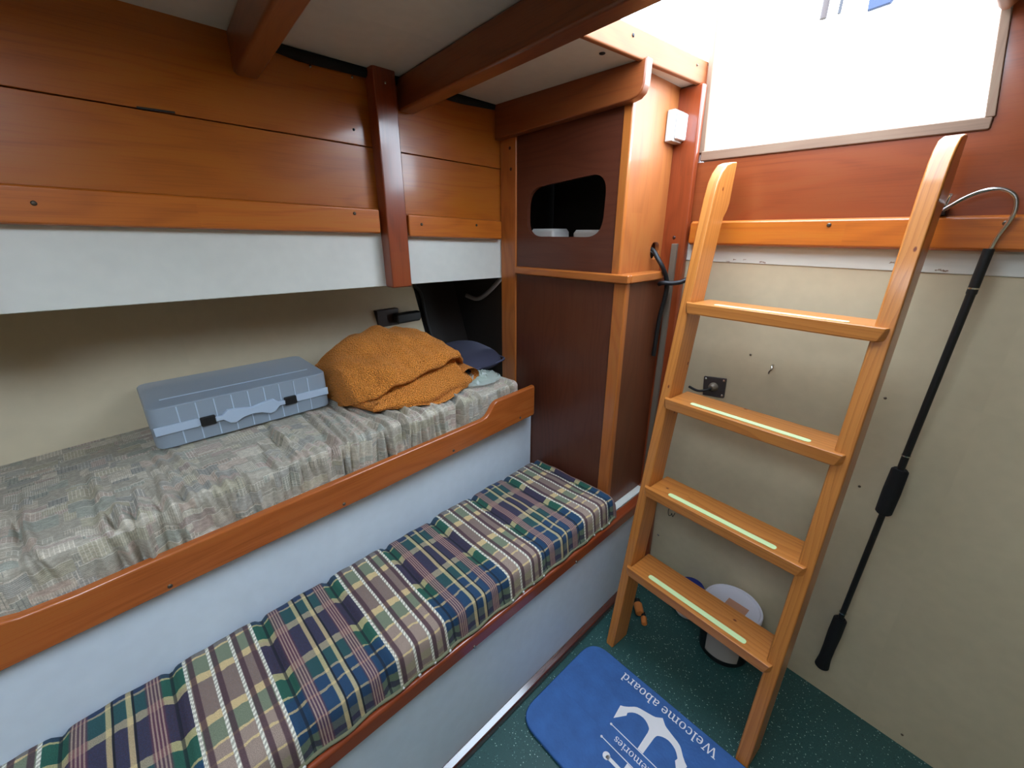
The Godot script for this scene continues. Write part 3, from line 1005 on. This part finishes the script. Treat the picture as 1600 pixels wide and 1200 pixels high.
func build_ladder() -> void:
	var t := thing("ladder", "varnished pine companionway ladder with four steps leaning on the bulkhead", "ladder", 0.0, Vector3(-0.35, 0, -0.9))
	var zf := func(y: float) -> float: return -0.856 - 0.165 * y
	# side view of a stile: y up, z depth (front edge, hooked over the bulkhead rail at the top)
	var side := PackedVector2Array()
	for q in [[0.0, -0.856], [0.55, zf.call(0.55)], [1.33, zf.call(1.33)], [1.365, zf.call(1.365) - 0.004], [1.388, zf.call(1.388) - 0.014], [1.406, zf.call(1.40) - 0.032], [1.413, zf.call(1.408) - 0.055], [1.416, zf.call(1.41) - 0.080], [1.32, zf.call(1.32) - 0.088], [1.302, zf.call(1.30) - 0.084], [1.285, zf.call(1.285) - 0.074], [1.26, zf.call(1.26) - 0.072], [0.0, -0.856 - 0.074]]:
		side.append(Vector2(-q[1], q[0]))
	for q in [[-0.573, -0.545, -0.003], [-0.163, -0.132, -0.011]]:
		part(t, "stile", mb(q[0] * 3.0, 0.13).prism(side, Vector3(q[0], 0, 0), -Z, Vector3(q[2], 1, 0), Vector3(q[1] - q[0], 0, 0), 0.0035, Vector3(0, 0.987, -0.163)), M.pine)
	var k := 0
	for y in [0.301, 0.565, 0.827, 1.081]:
		var z0: float = zf.call(y) + 0.012
		var b := mb(0.35 * k + 0.1, 0.07 + 0.09 * k)
		b.prism(PackedVector2Array([Vector2(0, -0.027), Vector2(0.100, -0.027), Vector2(0.100, 0.0), Vector2(0, 0.0)]), Vector3(-0.5455, y, z0), -Z, Yv, Vector3(0.383, 0, 0), 0.0025, X)
		var s := part(t, "step", b, M.pine)
		# nosing runs on over the stile fronts and ends in mitred returns
		var nose := mb(0.35 * k + 0.2, 0.22)
		nose.hexa([Vector3(-0.559, y - 0.026, z0 - 0.012), Vector3(-0.150, y - 0.026, z0 - 0.012), Vector3(-0.559, y + 0.001, z0 - 0.012), Vector3(-0.150, y + 0.001, z0 - 0.012),
			Vector3(-0.547, y - 0.026, z0 + 0.001), Vector3(-0.163, y - 0.026, z0 + 0.001), Vector3(-0.553, y + 0.001, z0 + 0.001), Vector3(-0.153, y + 0.001, z0 + 0.001)], 0.002, X)
		part(s, "nosing", nose, M.pine)
		var gp := rounded([Vector2(-0.490, 0), Vector2(-0.216, 0), Vector2(-0.216, 0.016), Vector2(-0.490, 0.016)], 0.0078, 4)
		part(s, "grip_strip", mb().prism(gp, Vector3(0, y + 0.0002, z0 - 0.0135), X, -Z, Vector3(0, 0.0014, 0), 0.0004, X), M.grip, "pale green grip strip")
		k += 1
	part(t, "screw", mb().lathe([Vector2(0.004, -0.002), Vector2(0.003, 0.002), Vector2(0, 0.003)], Vector3(-0.578, 1.30, zf.call(1.30) - 0.04), Yv, -X, 10), M.steel)
	part(t, "screw", mb().lathe([Vector2(0.004, -0.002), Vector2(0.003, 0.002), Vector2(0, 0.003)], Vector3(-0.578, 1.26, zf.call(1.26) - 0.04), Yv, -X, 10), M.steel)


func build_berth_things() -> void:
	# translucent organiser case
	var p := thing("organizer_case", "translucent plastic organiser case with handle and black latches on the mattress", "case", FH + 0.06, Vector3.ZERO)
	var ctr := Basis(Vector3.UP, FH) * Vector3(-1.228, 0.795, -0.262)
	var bs := Basis(Vector3.UP, FH - 0.05) * Basis(Vector3.BACK, -0.02)
	p.transform = Transform3D(bs, ctr)
	base_of[p] = Vector3.ZERO
	var L := 0.192
	var D := 0.108
	var outline := rounded([Vector2(-L, -D), Vector2(L, -D), Vector2(L, D), Vector2(-L, D)], 0.026, 5)
	# outline x runs along -z (length), y runs towards the hull (-x)
	part(p, "lower_tray", mb().prism(outline, Vector3(0, 0.0, 0), -Z, -X, Vector3(0, 0.0445, 0), 0.003, Z), M.case)
	part(p, "lid_tray", mb().prism(outline, Vector3(0, 0.046, 0), -Z, -X, Vector3(0, 0.052, 0), 0.003, Z), M.case)
	for s in [-1.0, 1.0]:
		var e := PackedVector2Array([Vector2(-0.048, -0.009), Vector2(0.03, -0.009), Vector2(0.042, -0.003), Vector2(0.042, 0.004), Vector2(0.03, 0.011), Vector2(-0.048, 0.011)])
		var q := PackedVector2Array()
		for v in e: q.append(Vector2(v.x * -s + s * (L - 0.052), v.y + 0.045))
		part(p, "corner_clasp", mb().prism(q, Vector3(D, 0, 0), -Z, Yv, Vector3(0.004, 0, 0), 0.001, Z), M.casefit)
		part(p, "latch", mb().box(Vector3(D, 0.034, -(s * 0.090) - 0.015), Vector3(D + 0.008, 0.056, -(s * 0.090) + 0.015), 0.002, Z), M.black, "black latch")
	var hp := PackedVector2Array([Vector2(-0.076, 0.036), Vector2(-0.062, 0.036), Vector2(-0.05, 0.024), Vector2(-0.038, 0.021), Vector2(-0.02, 0.030), Vector2(0.0, 0.033), Vector2(0.02, 0.030), Vector2(0.038, 0.021), Vector2(0.05, 0.024), Vector2(0.062, 0.036), Vector2(0.076, 0.036), Vector2(0.076, 0.047), Vector2(0.062, 0.047), Vector2(0.05, 0.058), Vector2(0.03, 0.056), Vector2(0.0, 0.050), Vector2(-0.03, 0.056), Vector2(-0.05, 0.058), Vector2(-0.062, 0.047), Vector2(-0.076, 0.047)])
	part(p, "handle", mb().prism(hp, Vector3(D, 0.003, 0), -Z, Yv, Vector3(0.010, 0, 0), 0.002, Z), M.casefit)
	for k in 9:
		var z := -0.14 + 0.035 * k
		part(p, "rib", mb().box(Vector3(D - 0.001, 0.050, -z - 0.0012), Vector3(D + 0.0012, 0.094, -z + 0.0012), 0.0, Yv), M.casefit)
		part(p, "rib", mb().box(Vector3(D - 0.001, 0.004, -z - 0.0012), Vector3(D + 0.0012, 0.040, -z + 0.0012), 0.0, Yv), M.casefit)
	part(p, "top_ridge", mb().box(Vector3(D - 0.06, 0.0978, -L + 0.03), Vector3(D - 0.055, 0.0990, L - 0.03), 0.0, Z), M.casefit)
	build_blanket()
	# pillow
	var pl := thing("pillow", "dark blue-grey pillow at the far end of the berth behind the blanket", "pillow", FH, Vector3(-1.13, 0.79, -0.95))
	var pf := func(u: float, w: float) -> Vector3:
		var A := (u - 0.5) * 2.0
		var g := w * TAU
		var r: float = pow(maxf(0.0, 1.0 - pow(absf(A), 2.6)), 0.42)
		var cx: float = signf(cos(g)) * pow(absf(cos(g)), 0.55)
		var sy: float = signf(sin(g)) * pow(absf(sin(g)), 1.2)
		return Vector3(-1.13 + cx * 0.155 * (0.3 + 0.7 * r), 0.824 + sy * 0.034 * r, -0.968 - A * 0.112 + cx * 0.03)
	part(pl, "cushion", mb().grid(28, 40, pf, func(u, w): return Vector2(u, w)), M.pillow)
	var sq := []
	for k in 48:
		var g := TAU * k / 48.0
		var cx: float = signf(cos(g)) * pow(absf(cos(g)), 0.35)
		var cz: float = signf(sin(g)) * pow(absf(sin(g)), 0.35)
		sq.append(Vector3(-1.13 + cx * 0.15, 0.824 + 0.003 * sin(g * 3.0), -0.968 - cz * 0.106 + cx * 0.03))
	part(pl, "seam", mb().tube(sq, 0.0035, 6, true), plain(Color(0.27, 0.27, 0.35), 0.9))
	# clear bag holding a coil of green cord
	var bg := thing("plastic_bag", "crumpled clear plastic bag with pale green cord between blanket and locker post", "bag", FH, Vector3(-0.97, 0.79, -0.885))
	var nz := noise(61, 16.0, 3)
	var bf := func(u: float, w: float) -> Vector3:
		var r := u
		var g := w * TAU
		var dx := cos(g) * r
		var dz := sin(g) * r
		var hh: float = (1.0 - r * r) * 0.024 + nz.get_noise_2d(dx, dz) * 0.016 * (1.0 - r * 0.5)
		return Vector3(-0.975 + dx * 0.068, 0.792 + maxf(0.001, hh), -0.885 - dz * 0.085)
	part(bg, "film", mb().grid(16, 40, bf, func(u, w): return Vector2(u, w)), M.bag)
	for k in 3:
		var ring := []
		for s in 28:
			var g := TAU * s / 28.0
			ring.append(Vector3(-0.978 + cos(g) * (0.036 - 0.007 * k) + 0.004 * k, 0.797 + 0.004 * k + 0.002 * sin(g * 2.0), -0.885 - sin(g) * (0.048 - 0.010 * k)))
		part(bg, "cord", mb().tube(ring, 0.0028, 6, true), M.greencord)
	# socket, plug and lead at the back of the berth
	var s := thing("socket_plate", "dark brown socket with black plug on the hull side behind the blanket", "socket", FH, Vector3(-1.39, 0.92, -0.82))
	part(s, "plate", mb().box(Vector3(-1.415, 0.920, -0.862), Vector3(-1.383, 0.983, -0.772), 0.002, Z), M.brownplate)
	part(s, "plug", mb().box(Vector3(-1.384, 0.928, -0.945), Vector3(-1.352, 0.966, -0.835), 0.008, Z), M.black)
	solo("black_lead", "thin black leads hanging at the dark end of the berth", "cable", FH, mb().tube(smooth([Vector3(-1.43, 1.12, -0.985), Vector3(-1.42, 1.06, -0.965), Vector3(-1.405, 1.02, -0.985), Vector3(-1.375, 0.93, -0.98), Vector3(-1.335, 0.81, -0.985)], 5), 0.006, 8), M.black)
	solo("grey_hose", "pale grey hose curving under the white fascia at the berth end", "hose", FH, mb().tube(smooth([Vector3(-1.30, 1.01, -1.13), Vector3(-1.25, 1.0, -1.14), Vector3(-1.20, 1.02, -1.14), Vector3(-1.14, 1.065, -1.14), Vector3(-1.10, 1.10, -1.14)], 6), 0.008, 10), plain(Color(0.42, 0.40, 0.39), 0.5))


func build_blanket() -> void:
	var t := thing("blanket", "folded orange fleece blanket heaped on the mattress", "blanket", FH, Vector3(-1.12, 0.787, -0.62))
	var nz := noise(71, 5.0, 3)
	var nf := noise(72, 30.0, 2)
	# cross-sections along a; each is a loop in (x, y)
	var ks := [
		# a, front x, lip x, lip y, crown x, crown y, back x
		[0.462, -1.06, -1.07, 0.805, -1.17, 0.850, -1.27],
		[0.478, -1.01, -1.02, 0.820, -1.17, 0.895, -1.29],
		[0.52, -0.965, -0.985, 0.838, -1.17, 0.930, -1.30],
		[0.58, -0.948, -0.972, 0.856, -1.17, 0.952, -1.30],
		[0.66, -0.935, -0.965, 0.874, -1.16, 0.968, -1.30],
		[0.74, -0.935, -0.962, 0.888, -1.15, 0.962, -1.29],
		[0.80, -0.945, -0.972, 0.890, -1.14, 0.932, -1.28],
		[0.835, -0.965, -0.995, 0.862, -1.13, 0.885, -1.26],
		[0.852, -0.99, -1.02, 0.835, -1.12, 0.85, -1.23]]
	var at := func(a: float) -> Array:
		for k in range(1, ks.size()):
			if a <= ks[k][0] or k == ks.size() - 1:
				var f: float = clampf((a - ks[k - 1][0]) / (ks[k][0] - ks[k - 1][0]), 0, 1)
				f = f * f * (3.0 - 2.0 * f) * 0.5 + f * 0.5
				var o := []
				for j in 7: o.append(lerpf(ks[k - 1][j], ks[k][j], f))
				return o
		return ks[0]
	var sect := func(a: float) -> Array:
		var q: Array = at.call(a)
		var y0 := 0.789
		var lip := Vector2(q[2], q[3])
		var crown := Vector2(q[4], q[5])
		var pts := [Vector2(q[6], y0), Vector2(q[6] - 0.01, lerpf(y0, crown.y, 0.35)), Vector2(lerpf(q[6], crown.x, 0.35), lerpf(y0, crown.y, 0.86)), crown,
			Vector2(lerpf(crown.x, lip.x, 0.5), lerpf(crown.y, lip.y, 0.36) + 0.006), Vector2(lerpf(crown.x, lip.x, 0.85), lerpf(crown.y, lip.y, 0.72) + 0.005), lip + Vector2(0.003, 0.004),
			lip + Vector2(0.004, -0.008), lip + Vector2(-0.012, -0.014), lip + Vector2(-0.026, -0.016)]
		return pts
	var crv := func(pts: Array, w: float) -> Vector2:
		var g: float = w * (pts.size() - 1)
		var k: int = mini(int(g), pts.size() - 2)
		return pts[k].cubic_interpolate(pts[k + 1], pts[maxi(k - 1, 0)], pts[mini(k + 2, pts.size() - 1)], g - k)
	var top := func(u: float, w: float) -> Vector3:
		var a: float = lerpf(0.462, 0.852, u)
		var c: Vector2 = crv.call(sect.call(a), w)
		var d: float = nz.get_noise_3d(a * 1.7, c.x * 1.2, c.y) * 0.022 + nf.get_noise_3d(a * 2, c.x * 2, c.y * 2) * 0.0012
		return Vector3(c.x + d * 0.4, maxf(0.788, c.y + d * smoothstep(0.79, 0.85, c.y)), -a)
	part(t, "top_fold", mb().grid(70, 60, top, func(u, w): return Vector2(u, w)), M.fleece)
	for e in 2:
		var b := mb()
		var u := float(e)
		var cc: Vector3 = top.call(u, 0.5)
		var ci := b.vert(Vector3(cc.x, 0.80, cc.z), Z if e == 0 else -Z, Vector2.ZERO)
		var pv := -1
		for k in 31:
			var p: Vector3 = top.call(u, k / 30.0)
			var q := b.vert(p, Z if e == 0 else -Z, Vector2.ZERO)
			if pv >= 0: b.tri(ci, pv, q)
			pv = q
		part(t, "end_fold", b, M.fleece)
	# lower layer that shows under the lip, with a wavy hem
	var low := func(u: float, w: float) -> Vector3:
		var a: float = lerpf(0.50, 0.846, u)
		var q: Array = at.call(a)
		var fx: float = q[1] + 0.006 + 0.010 * sin(a * 31.0)
		var y1: float = q[3] - 0.010
		var wave: float = 0.006 * maxf(0.0, sin(a * 38.0 + 0.6))
		var bul: float = sin(w * PI) * 0.014
		return Vector3(lerpf(q[2] - 0.022, fx, smoothstep(0.0, 0.8, w)) + bul * 0.7, lerpf(y1, 0.7885 + wave, pow(w, 0.9)), -a)
	part(t, "under_fold", mb().grid(60, 16, low, func(u, w): return Vector2(u, w)), M.fleece)
	# hem tongue lying forward on the mattress and two open rolled corners
	var hem := func(u: float, w: float) -> Vector3:
		var a: float = lerpf(0.58, 0.79, u)
		var q: Array = at.call(a)
		var reach: float = sin(u * PI) * 0.028
		return Vector3(q[1] + 0.002 + reach * w, 0.7895 + 0.008 * (1.0 - w) + 0.003 * sin(a * 44.0), -a)
	part(t, "hem", mb().grid(30, 8, hem, func(u, w): return Vector2(u, w)), M.fleece)
	for q in [[Vector3(-0.972, 0.804, -0.515), Vector3(-1.07, 0.804, -0.490), 0.0165], [Vector3(-0.948, 0.824, -0.828), Vector3(-1.05, 0.826, -0.842), 0.028]]:
		var A: Vector3 = q[0]
		var B: Vector3 = q[1]
		var r0: float = q[2]
		var d := (B - A).normalized()
		var s := d.cross(Yv).normalized()
		var roll := func(u: float, w: float) -> Vector3:
			var g := w * TAU * 1.15 - 0.6
			var r: float = r0 * (1.0 - 0.16 * w)
			return A.lerp(B, u) + s * cos(g) * r * 1.25 + Yv * sin(g) * r * 0.85
		part(t, "rolled_corner", mb().grid(6, 30, roll, func(u, w): return Vector2(u, w)), M.fleece)


func build_bulkhead_things() -> void:
	# gaff hanging beside the ladder
	var g := thing("gaff", "black telescopic gaff with foam grips hanging beside the ladder", "gaff", 0.0, Vector3(-0.09, 0.11, -1.19))
	var at := func(y: float) -> Vector3: return Vector3(-0.0725 - 0.0205 * (1.215 - y), y, -1.187 + 0.0 * y)
	part(g, "shaft", mb().tube([at.call(1.215), at.call(0.75), at.call(0.70)], 0.0068, 12), M.black)
	part(g, "shaft", mb().tube([at.call(0.66), at.call(0.40), at.call(0.29)], 0.0062, 12), M.black)
	part(g, "ferrule", mb().tube([at.call(1.222), at.call(1.14)], 0.0078, 12), M.black)
	for y in [1.152, 0.788, 0.318]: part(g, "ring", mb().tube([at.call(y), at.call(y - 0.003)], 0.0082, 12), M.steel)
	part(g, "foam_grip", mb().tube([at.call(0.752), at.call(0.748), at.call(0.69), at.call(0.636), at.call(0.632)], [0.012, 0.0155, 0.0165, 0.0155, 0.012], 16), M.foam)
	part(g, "foam_grip", mb().tube([at.call(0.297), at.call(0.292), at.call(0.24), at.call(0.19), at.call(0.15), at.call(0.118), at.call(0.114)], [0.010, 0.0145, 0.0150, 0.0135, 0.0135, 0.0165, 0.013], 16), M.foam)
	var hk := [Vector3(-0.0725, 1.20, -1.187), Vector3(-0.068, 1.24, -1.186), Vector3(-0.060, 1.270, -1.183), Vector3(-0.0585, 1.290, -1.183), Vector3(-0.065, 1.310, -1.183), Vector3(-0.082, 1.322, -1.183), Vector3(-0.102, 1.322, -1.184), Vector3(-0.123, 1.313, -1.187), Vector3(-0.143, 1.298, -1.190), Vector3(-0.152, 1.290, -1.192)]
	part(g, "hook", mb().tube(smooth(hk, 5), 0.0036, 10), M.steel)
	var c := thing("spring_clip", "small steel clip holding the gaff hook beside the right ladder stile", "clip", 0.0, Vector3(-0.156, 1.282, -1.2))
	part(c, "base", mb().box(Vector3(-0.168, 1.2805, -1.2175), Vector3(-0.146, 1.300, -1.19), 0.003, X), plain(Color(0.25, 0.23, 0.22), 0.35, 0.8))
	for x in [-0.164, -0.151]:
		part(c, "prong", mb().tube([Vector3(x, 1.295, -1.195), Vector3(x + 0.002, 1.312, -1.19), Vector3(x + 0.004, 1.318, -1.185)], 0.003, 8), M.steel)
	# deck gland plate with its lead
	var s := thing("gland_plate", "small square grey plate with a black lead on the cream bulkhead", "socket", 0.0, Vector3(-0.53, 0.778, -1.22))
	part(s, "plate", mb().hexa_in([Vector3(-0.561, 0.778, -1.2195), Vector3(-0.497, 0.786, -1.2195), Vector3(-0.566, 0.838, -1.2195), Vector3(-0.499, 0.847, -1.2195),
		Vector3(-0.561, 0.778, -1.212), Vector3(-0.497, 0.786, -1.212), Vector3(-0.566, 0.838, -1.212), Vector3(-0.499, 0.847, -1.212)], 0.002, X), M.plate)
	part(s, "boss", mb().lathe([Vector2(0.014, 0), Vector2(0.012, 0.010), Vector2(0.007, 0.018), Vector2(0, 0.018)], Vector3(-0.531, 0.813, -1.212), X, Z, 20), M.dullmetal)
	part(s, "lead", mb().tube(smooth([Vector3(-0.531, 0.813, -1.20), Vector3(-0.535, 0.810, -1.175), Vector3(-0.555, 0.805, -1.165), Vector3(-0.585, 0.808, -1.17)], 5), 0.0038, 8), M.black)
	for q in [[-0.558, 0.832], [-0.505, 0.839], [-0.503, 0.793]]: screw(s, Vector3(q[0], q[1], -1.212), Z, 0.004, M.steel)
	var h := thing("cup_hook", "tiny brass hook in the middle of the cream bulkhead between the ladder stiles", "hook", 0.0, Vector3(-0.388, 0.89, -1.22))
	part(h, "hook", mb().tube(smooth([Vector3(-0.388, 0.915, -1.22), Vector3(-0.388, 0.916, -1.208), Vector3(-0.384, 0.908, -1.200), Vector3(-0.389, 0.900, -1.203), Vector3(-0.391, 0.893, -1.207)], 4), 0.0022, 8), M.steel)
	solo("wire_hook", "thin bent wire hook low on the bulkhead beside the left ladder stile", "hook", 0.0, mb().tube(smooth([Vector3(-0.612, 0.335, -1.219), Vector3(-0.612, 0.318, -1.212), Vector3(-0.606, 0.305, -1.208), Vector3(-0.598, 0.310, -1.208), Vector3(-0.597, 0.318, -1.21), Vector3(-0.592, 0.306, -1.21), Vector3(-0.588, 0.322, -1.214)], 4), 0.0012, 6), M.black)
	# screw heads and nail holes in the cream panel
	var w := get_node("wall_front")
	for q in [[-0.149, 0.894], [-0.143, 0.661], [0.09, 0.035], [-0.45, 0.93]]: screw(w, Vector3(q[0], q[1], -1.22), Z, 0.003, M.screw)
	screw(w, Vector3(-0.64, 0.19, -1.22), Z, 0.004, M.steel)
	solo("metal_bar", "narrow grey metal bar standing in the corner behind the ladder", "bar", 0.0, mb().box(Vector3(-0.713, 0.001, -1.1945), Vector3(-0.695, 1.219, -1.185), 0.001, Yv), M.dullmetal)


func build_floor_things() -> void:
	# mat: local x along its length, local z towards the viewer
	var rot := 0.0615
	var m := thing("floor_mat", "blue rounded mat printed with an anchor and Welcome aboard, before the ladder", "mat", rot, Vector3(-0.285, 0.0005, -0.692))
	var o := rounded([Vector2(-0.549, -0.860), Vector2(-0.021, -0.860), Vector2(-0.021, -0.524), Vector2(-0.549, -0.524)], 0.062, 8)
	part(m, "pad", mb().prism(o, Vector3(0, 0.0005, 0), X, Z, Vector3(0, 0.011, 0), 0.004, X), M.mat)
	var top := 0.0115
	text(m, "Welcome aboard", Vector3(-0.279, top, -0.842), 0.0365, 0.276)
	text(m, "memories", Vector3(-0.281, top, -0.681), 0.0235, 0.112)
	var cx := -0.277
	var half := [Vector2(0.0, -0.809), Vector2(0.014, -0.797), Vector2(0.036, -0.790), Vector2(0.062, -0.782), Vector2(0.078, -0.766), Vector2(0.088, -0.757), Vector2(0.096, -0.752), Vector2(0.0905, -0.711), Vector2(0.070, -0.742), Vector2(0.072, -0.750), Vector2(0.058, -0.765), Vector2(0.036, -0.771), Vector2(0.016, -0.763), Vector2(0.009, -0.748), Vector2(0.0075, -0.696)]
	var poly := PackedVector2Array()
	var fine := []
	for k in half.size() - 1:
		fine.append(half[k])
		if (k >= 1 and k <= 3) or (k >= 9 and k <= 12):
			for w in [0.33, 0.67]: fine.append(half[k].cubic_interpolate(half[k + 1], half[k - 1], half[k + 2], w))
	fine.append(half[half.size() - 1])
	for q in fine: poly.append(Vector2(cx + q.x, q.y))
	for k in range(fine.size() - 1, 0, -1): poly.append(Vector2(cx - fine[k].x, fine[k].y))
	part(m, "anchor_print", mb().prism(poly, Vector3(0, top, 0), X, Z, Vector3(0, 0.0003, 0), 0.0, X), M.matprint, "pale printed anchor")
	for v in [-0.694, -0.651]:
		part(m, "line_print", mb().box(Vector3(cx - 0.086, top, v - 0.0011), Vector3(cx + 0.086, top + 0.0003, v + 0.0011), 0.0, X), M.matprint)
		for s in [-1, 1]: part(m, "dot_print", mb().lathe([Vector2(0.0032, 0), Vector2(0.0032, 0.0003), Vector2(0, 0.0003)], Vector3(cx + s * 0.086, top, v), X, Yv, 12), M.matprint)
	part(m, "anchor_print", mb().box(Vector3(cx - 0.0075, top, -0.649), Vector3(cx + 0.0075, top + 0.0003, -0.600), 0.0, X), M.matprint)
	part(m, "anchor_print", mb().box(Vector3(cx - 0.052, top, -0.629), Vector3(cx + 0.052, top + 0.0003, -0.620), 0.0, X), M.matprint)
	for s in [-1, 1]: part(m, "anchor_print", mb().lathe([Vector2(0.0095, 0), Vector2(0.0095, 0.0003), Vector2(0, 0.0003)], Vector3(cx + s * 0.052, top, -0.6245), X, Yv, 16), M.matprint)
	# tub behind the bottom step
	var t := thing("tub", "round dark tub with white lid on the floor behind the bottom step", "tub", 0.0, Vector3(-0.325, 0, -1.132))
	var c := Vector3(-0.325, 0.001, -1.132)
	part(t, "body", mb().lathe([Vector2(0, 0), Vector2(0.068, 0), Vector2(0.070, 0.003), Vector2(0.076, 0.165), Vector2(0, 0.165)], c, X, Yv, 40), M.tub)
	part(t, "lid", mb().lathe([Vector2(0.080, 0.160), Vector2(0.0825, 0.164), Vector2(0.0825, 0.176), Vector2(0.080, 0.180), Vector2(0.076, 0.180), Vector2(0.073, 0.1755), Vector2(0, 0.1755)], c, X, Yv, 48), M.lid)
	part(t, "lid_print", mb().box(c + Vector3(-0.020, 0.1755, -0.022), c + Vector3(0.040, 0.1759, 0.016), 0.0, X), M.lidprint, "faded orange print on the lid")
	var lb := mb()
	var prev := []
	for k in 13:
		var w := 0.62 + 1.35 * k / 12.0
		var r := Vector3(cos(w), 0, sin(w))
		var ids := [lb.vert(c + r * 0.0722 + Yv * 0.022, r, Vector2(k, 0)), lb.vert(c + r * 0.0758 + Yv * 0.105, r, Vector2(k, 1))]
		if k > 0: lb.quad(prev[0], ids[0], ids[1], prev[1])
		prev = ids
	part(t, "label", lb, M.tag, "off-white paper label")
	var bj := thing("blue_jar", "small jar with a deep blue lid beside the white tub lid, behind the bottom step", "jar", 0.0, Vector3(-0.468, 0, -1.165))
	var jc := Vector3(-0.470, 0.001, -1.172)
	part(bj, "body", mb().lathe([Vector2(0, 0), Vector2(0.038, 0), Vector2(0.040, 0.004), Vector2(0.040, 0.088), Vector2(0, 0.088)], jc, X, Yv, 28), M.offwhite)
	part(bj, "lid", mb().lathe([Vector2(0.043, 0.086), Vector2(0.043, 0.108), Vector2(0.041, 0.111), Vector2(0, 0.111)], jc, X, Yv, 28), M.bluelid)
	for q in [[Vector3(-0.588, 0.016, -1.048), Vector3(-0.560, 0.016, -1.020), 0.015, "small orange bottle with black cap on the floor behind the left ladder stile"], [Vector3(-0.545, 0.011, -1.022), Vector3(-0.527, 0.011, -1.000), 0.010, "smaller dull orange bottle with black cap nearest the left ladder stile foot"]]:
		var A: Vector3 = q[0]
		var B: Vector3 = q[1]
		var dir := (B - A).normalized().rotated(Yv, PI / 2)
		var b := thing("small_bottle", q[3], "bottle", 0.0, (A + B) / 2 - Vector3(0, q[2], 0), "small bottles on the floor")
		var r: float = q[2]
		var e := (B - A).normalized()
		part(b, "body", mb().tube([A, A + e * 0.003, B - e * 0.003, B], [r * 0.8, r, r, r * 0.7], 14), M.orange)
		part(b, "cap", mb().tube([A - e * 0.018, A - e * 0.016, A], [r * 0.6, r * 0.75, r * 0.75], 12), M.black)


func text(parent: Node3D, s: String, at: Vector3, size: float, width: float) -> void:
	var f := SystemFont.new()
	f.font_names = PackedStringArray(["Droid Serif"])
	var tm := TextMesh.new()
	tm.text = s
	tm.font = f
	tm.font_size = 64
	tm.pixel_size = size / 64.0
	tm.depth = 0.0003
	tm.vertical_alignment = VERTICAL_ALIGNMENT_BOTTOM
	var o := MeshInstance3D.new()
	o.name = "lettering"
	o.mesh = tm
	o.material_override = M.matprint
	parent.add_child(o, true)
	# lying flat and upside down for the viewer: its right points to -x, its top to the viewer
	var bs := Basis(-X, Z, Yv)
	var bb := tm.get_aabb()
	var k: float = width / maxf(bb.size.x, 0.001)
	o.transform = Transform3D(bs.scaled_local(Vector3(k, k, 1)), at - base_of[parent] + Vector3(bb.get_center().x * k, 0.00015, -bb.position.y * k))


func build_outside() -> void:
	solo("outside_pole", "pale upright pole seen high in the companionway opening, left of the blue cloth", "pole", 0.0, mb().tube([Vector3(-0.797, 2.03, -2.2), Vector3(-0.797, 2.6, -2.2)], 0.012, 10), plain(Color(0.24, 0.19, 0.18), 0.6))
	solo("outside_stay", "thin dark stay seen high in the companionway opening, beside the pole", "stay", 0.0, mb().tube([Vector3(-0.745, 2.03, -2.2), Vector3(-0.745, 2.5, -2.2)], 0.006, 8), plain(Color(0.14, 0.13, 0.16), 0.5))
	solo("blue_cover", "corner of a blue cover seen at the top of the companionway opening", "cover", 0.0, mb().prism(PackedVector2Array([Vector2(-0.665, 2.022), Vector2(-0.60, 2.025), Vector2(-0.55, 2.10), Vector2(-0.55, 2.5), Vector2(-0.70, 2.5)]), Vector3(0, 0, -2.25), X, Yv, Vector3(0, 0, 0.02), 0.003, X), plain(Color(0.16, 0.21, 0.33), 0.7))
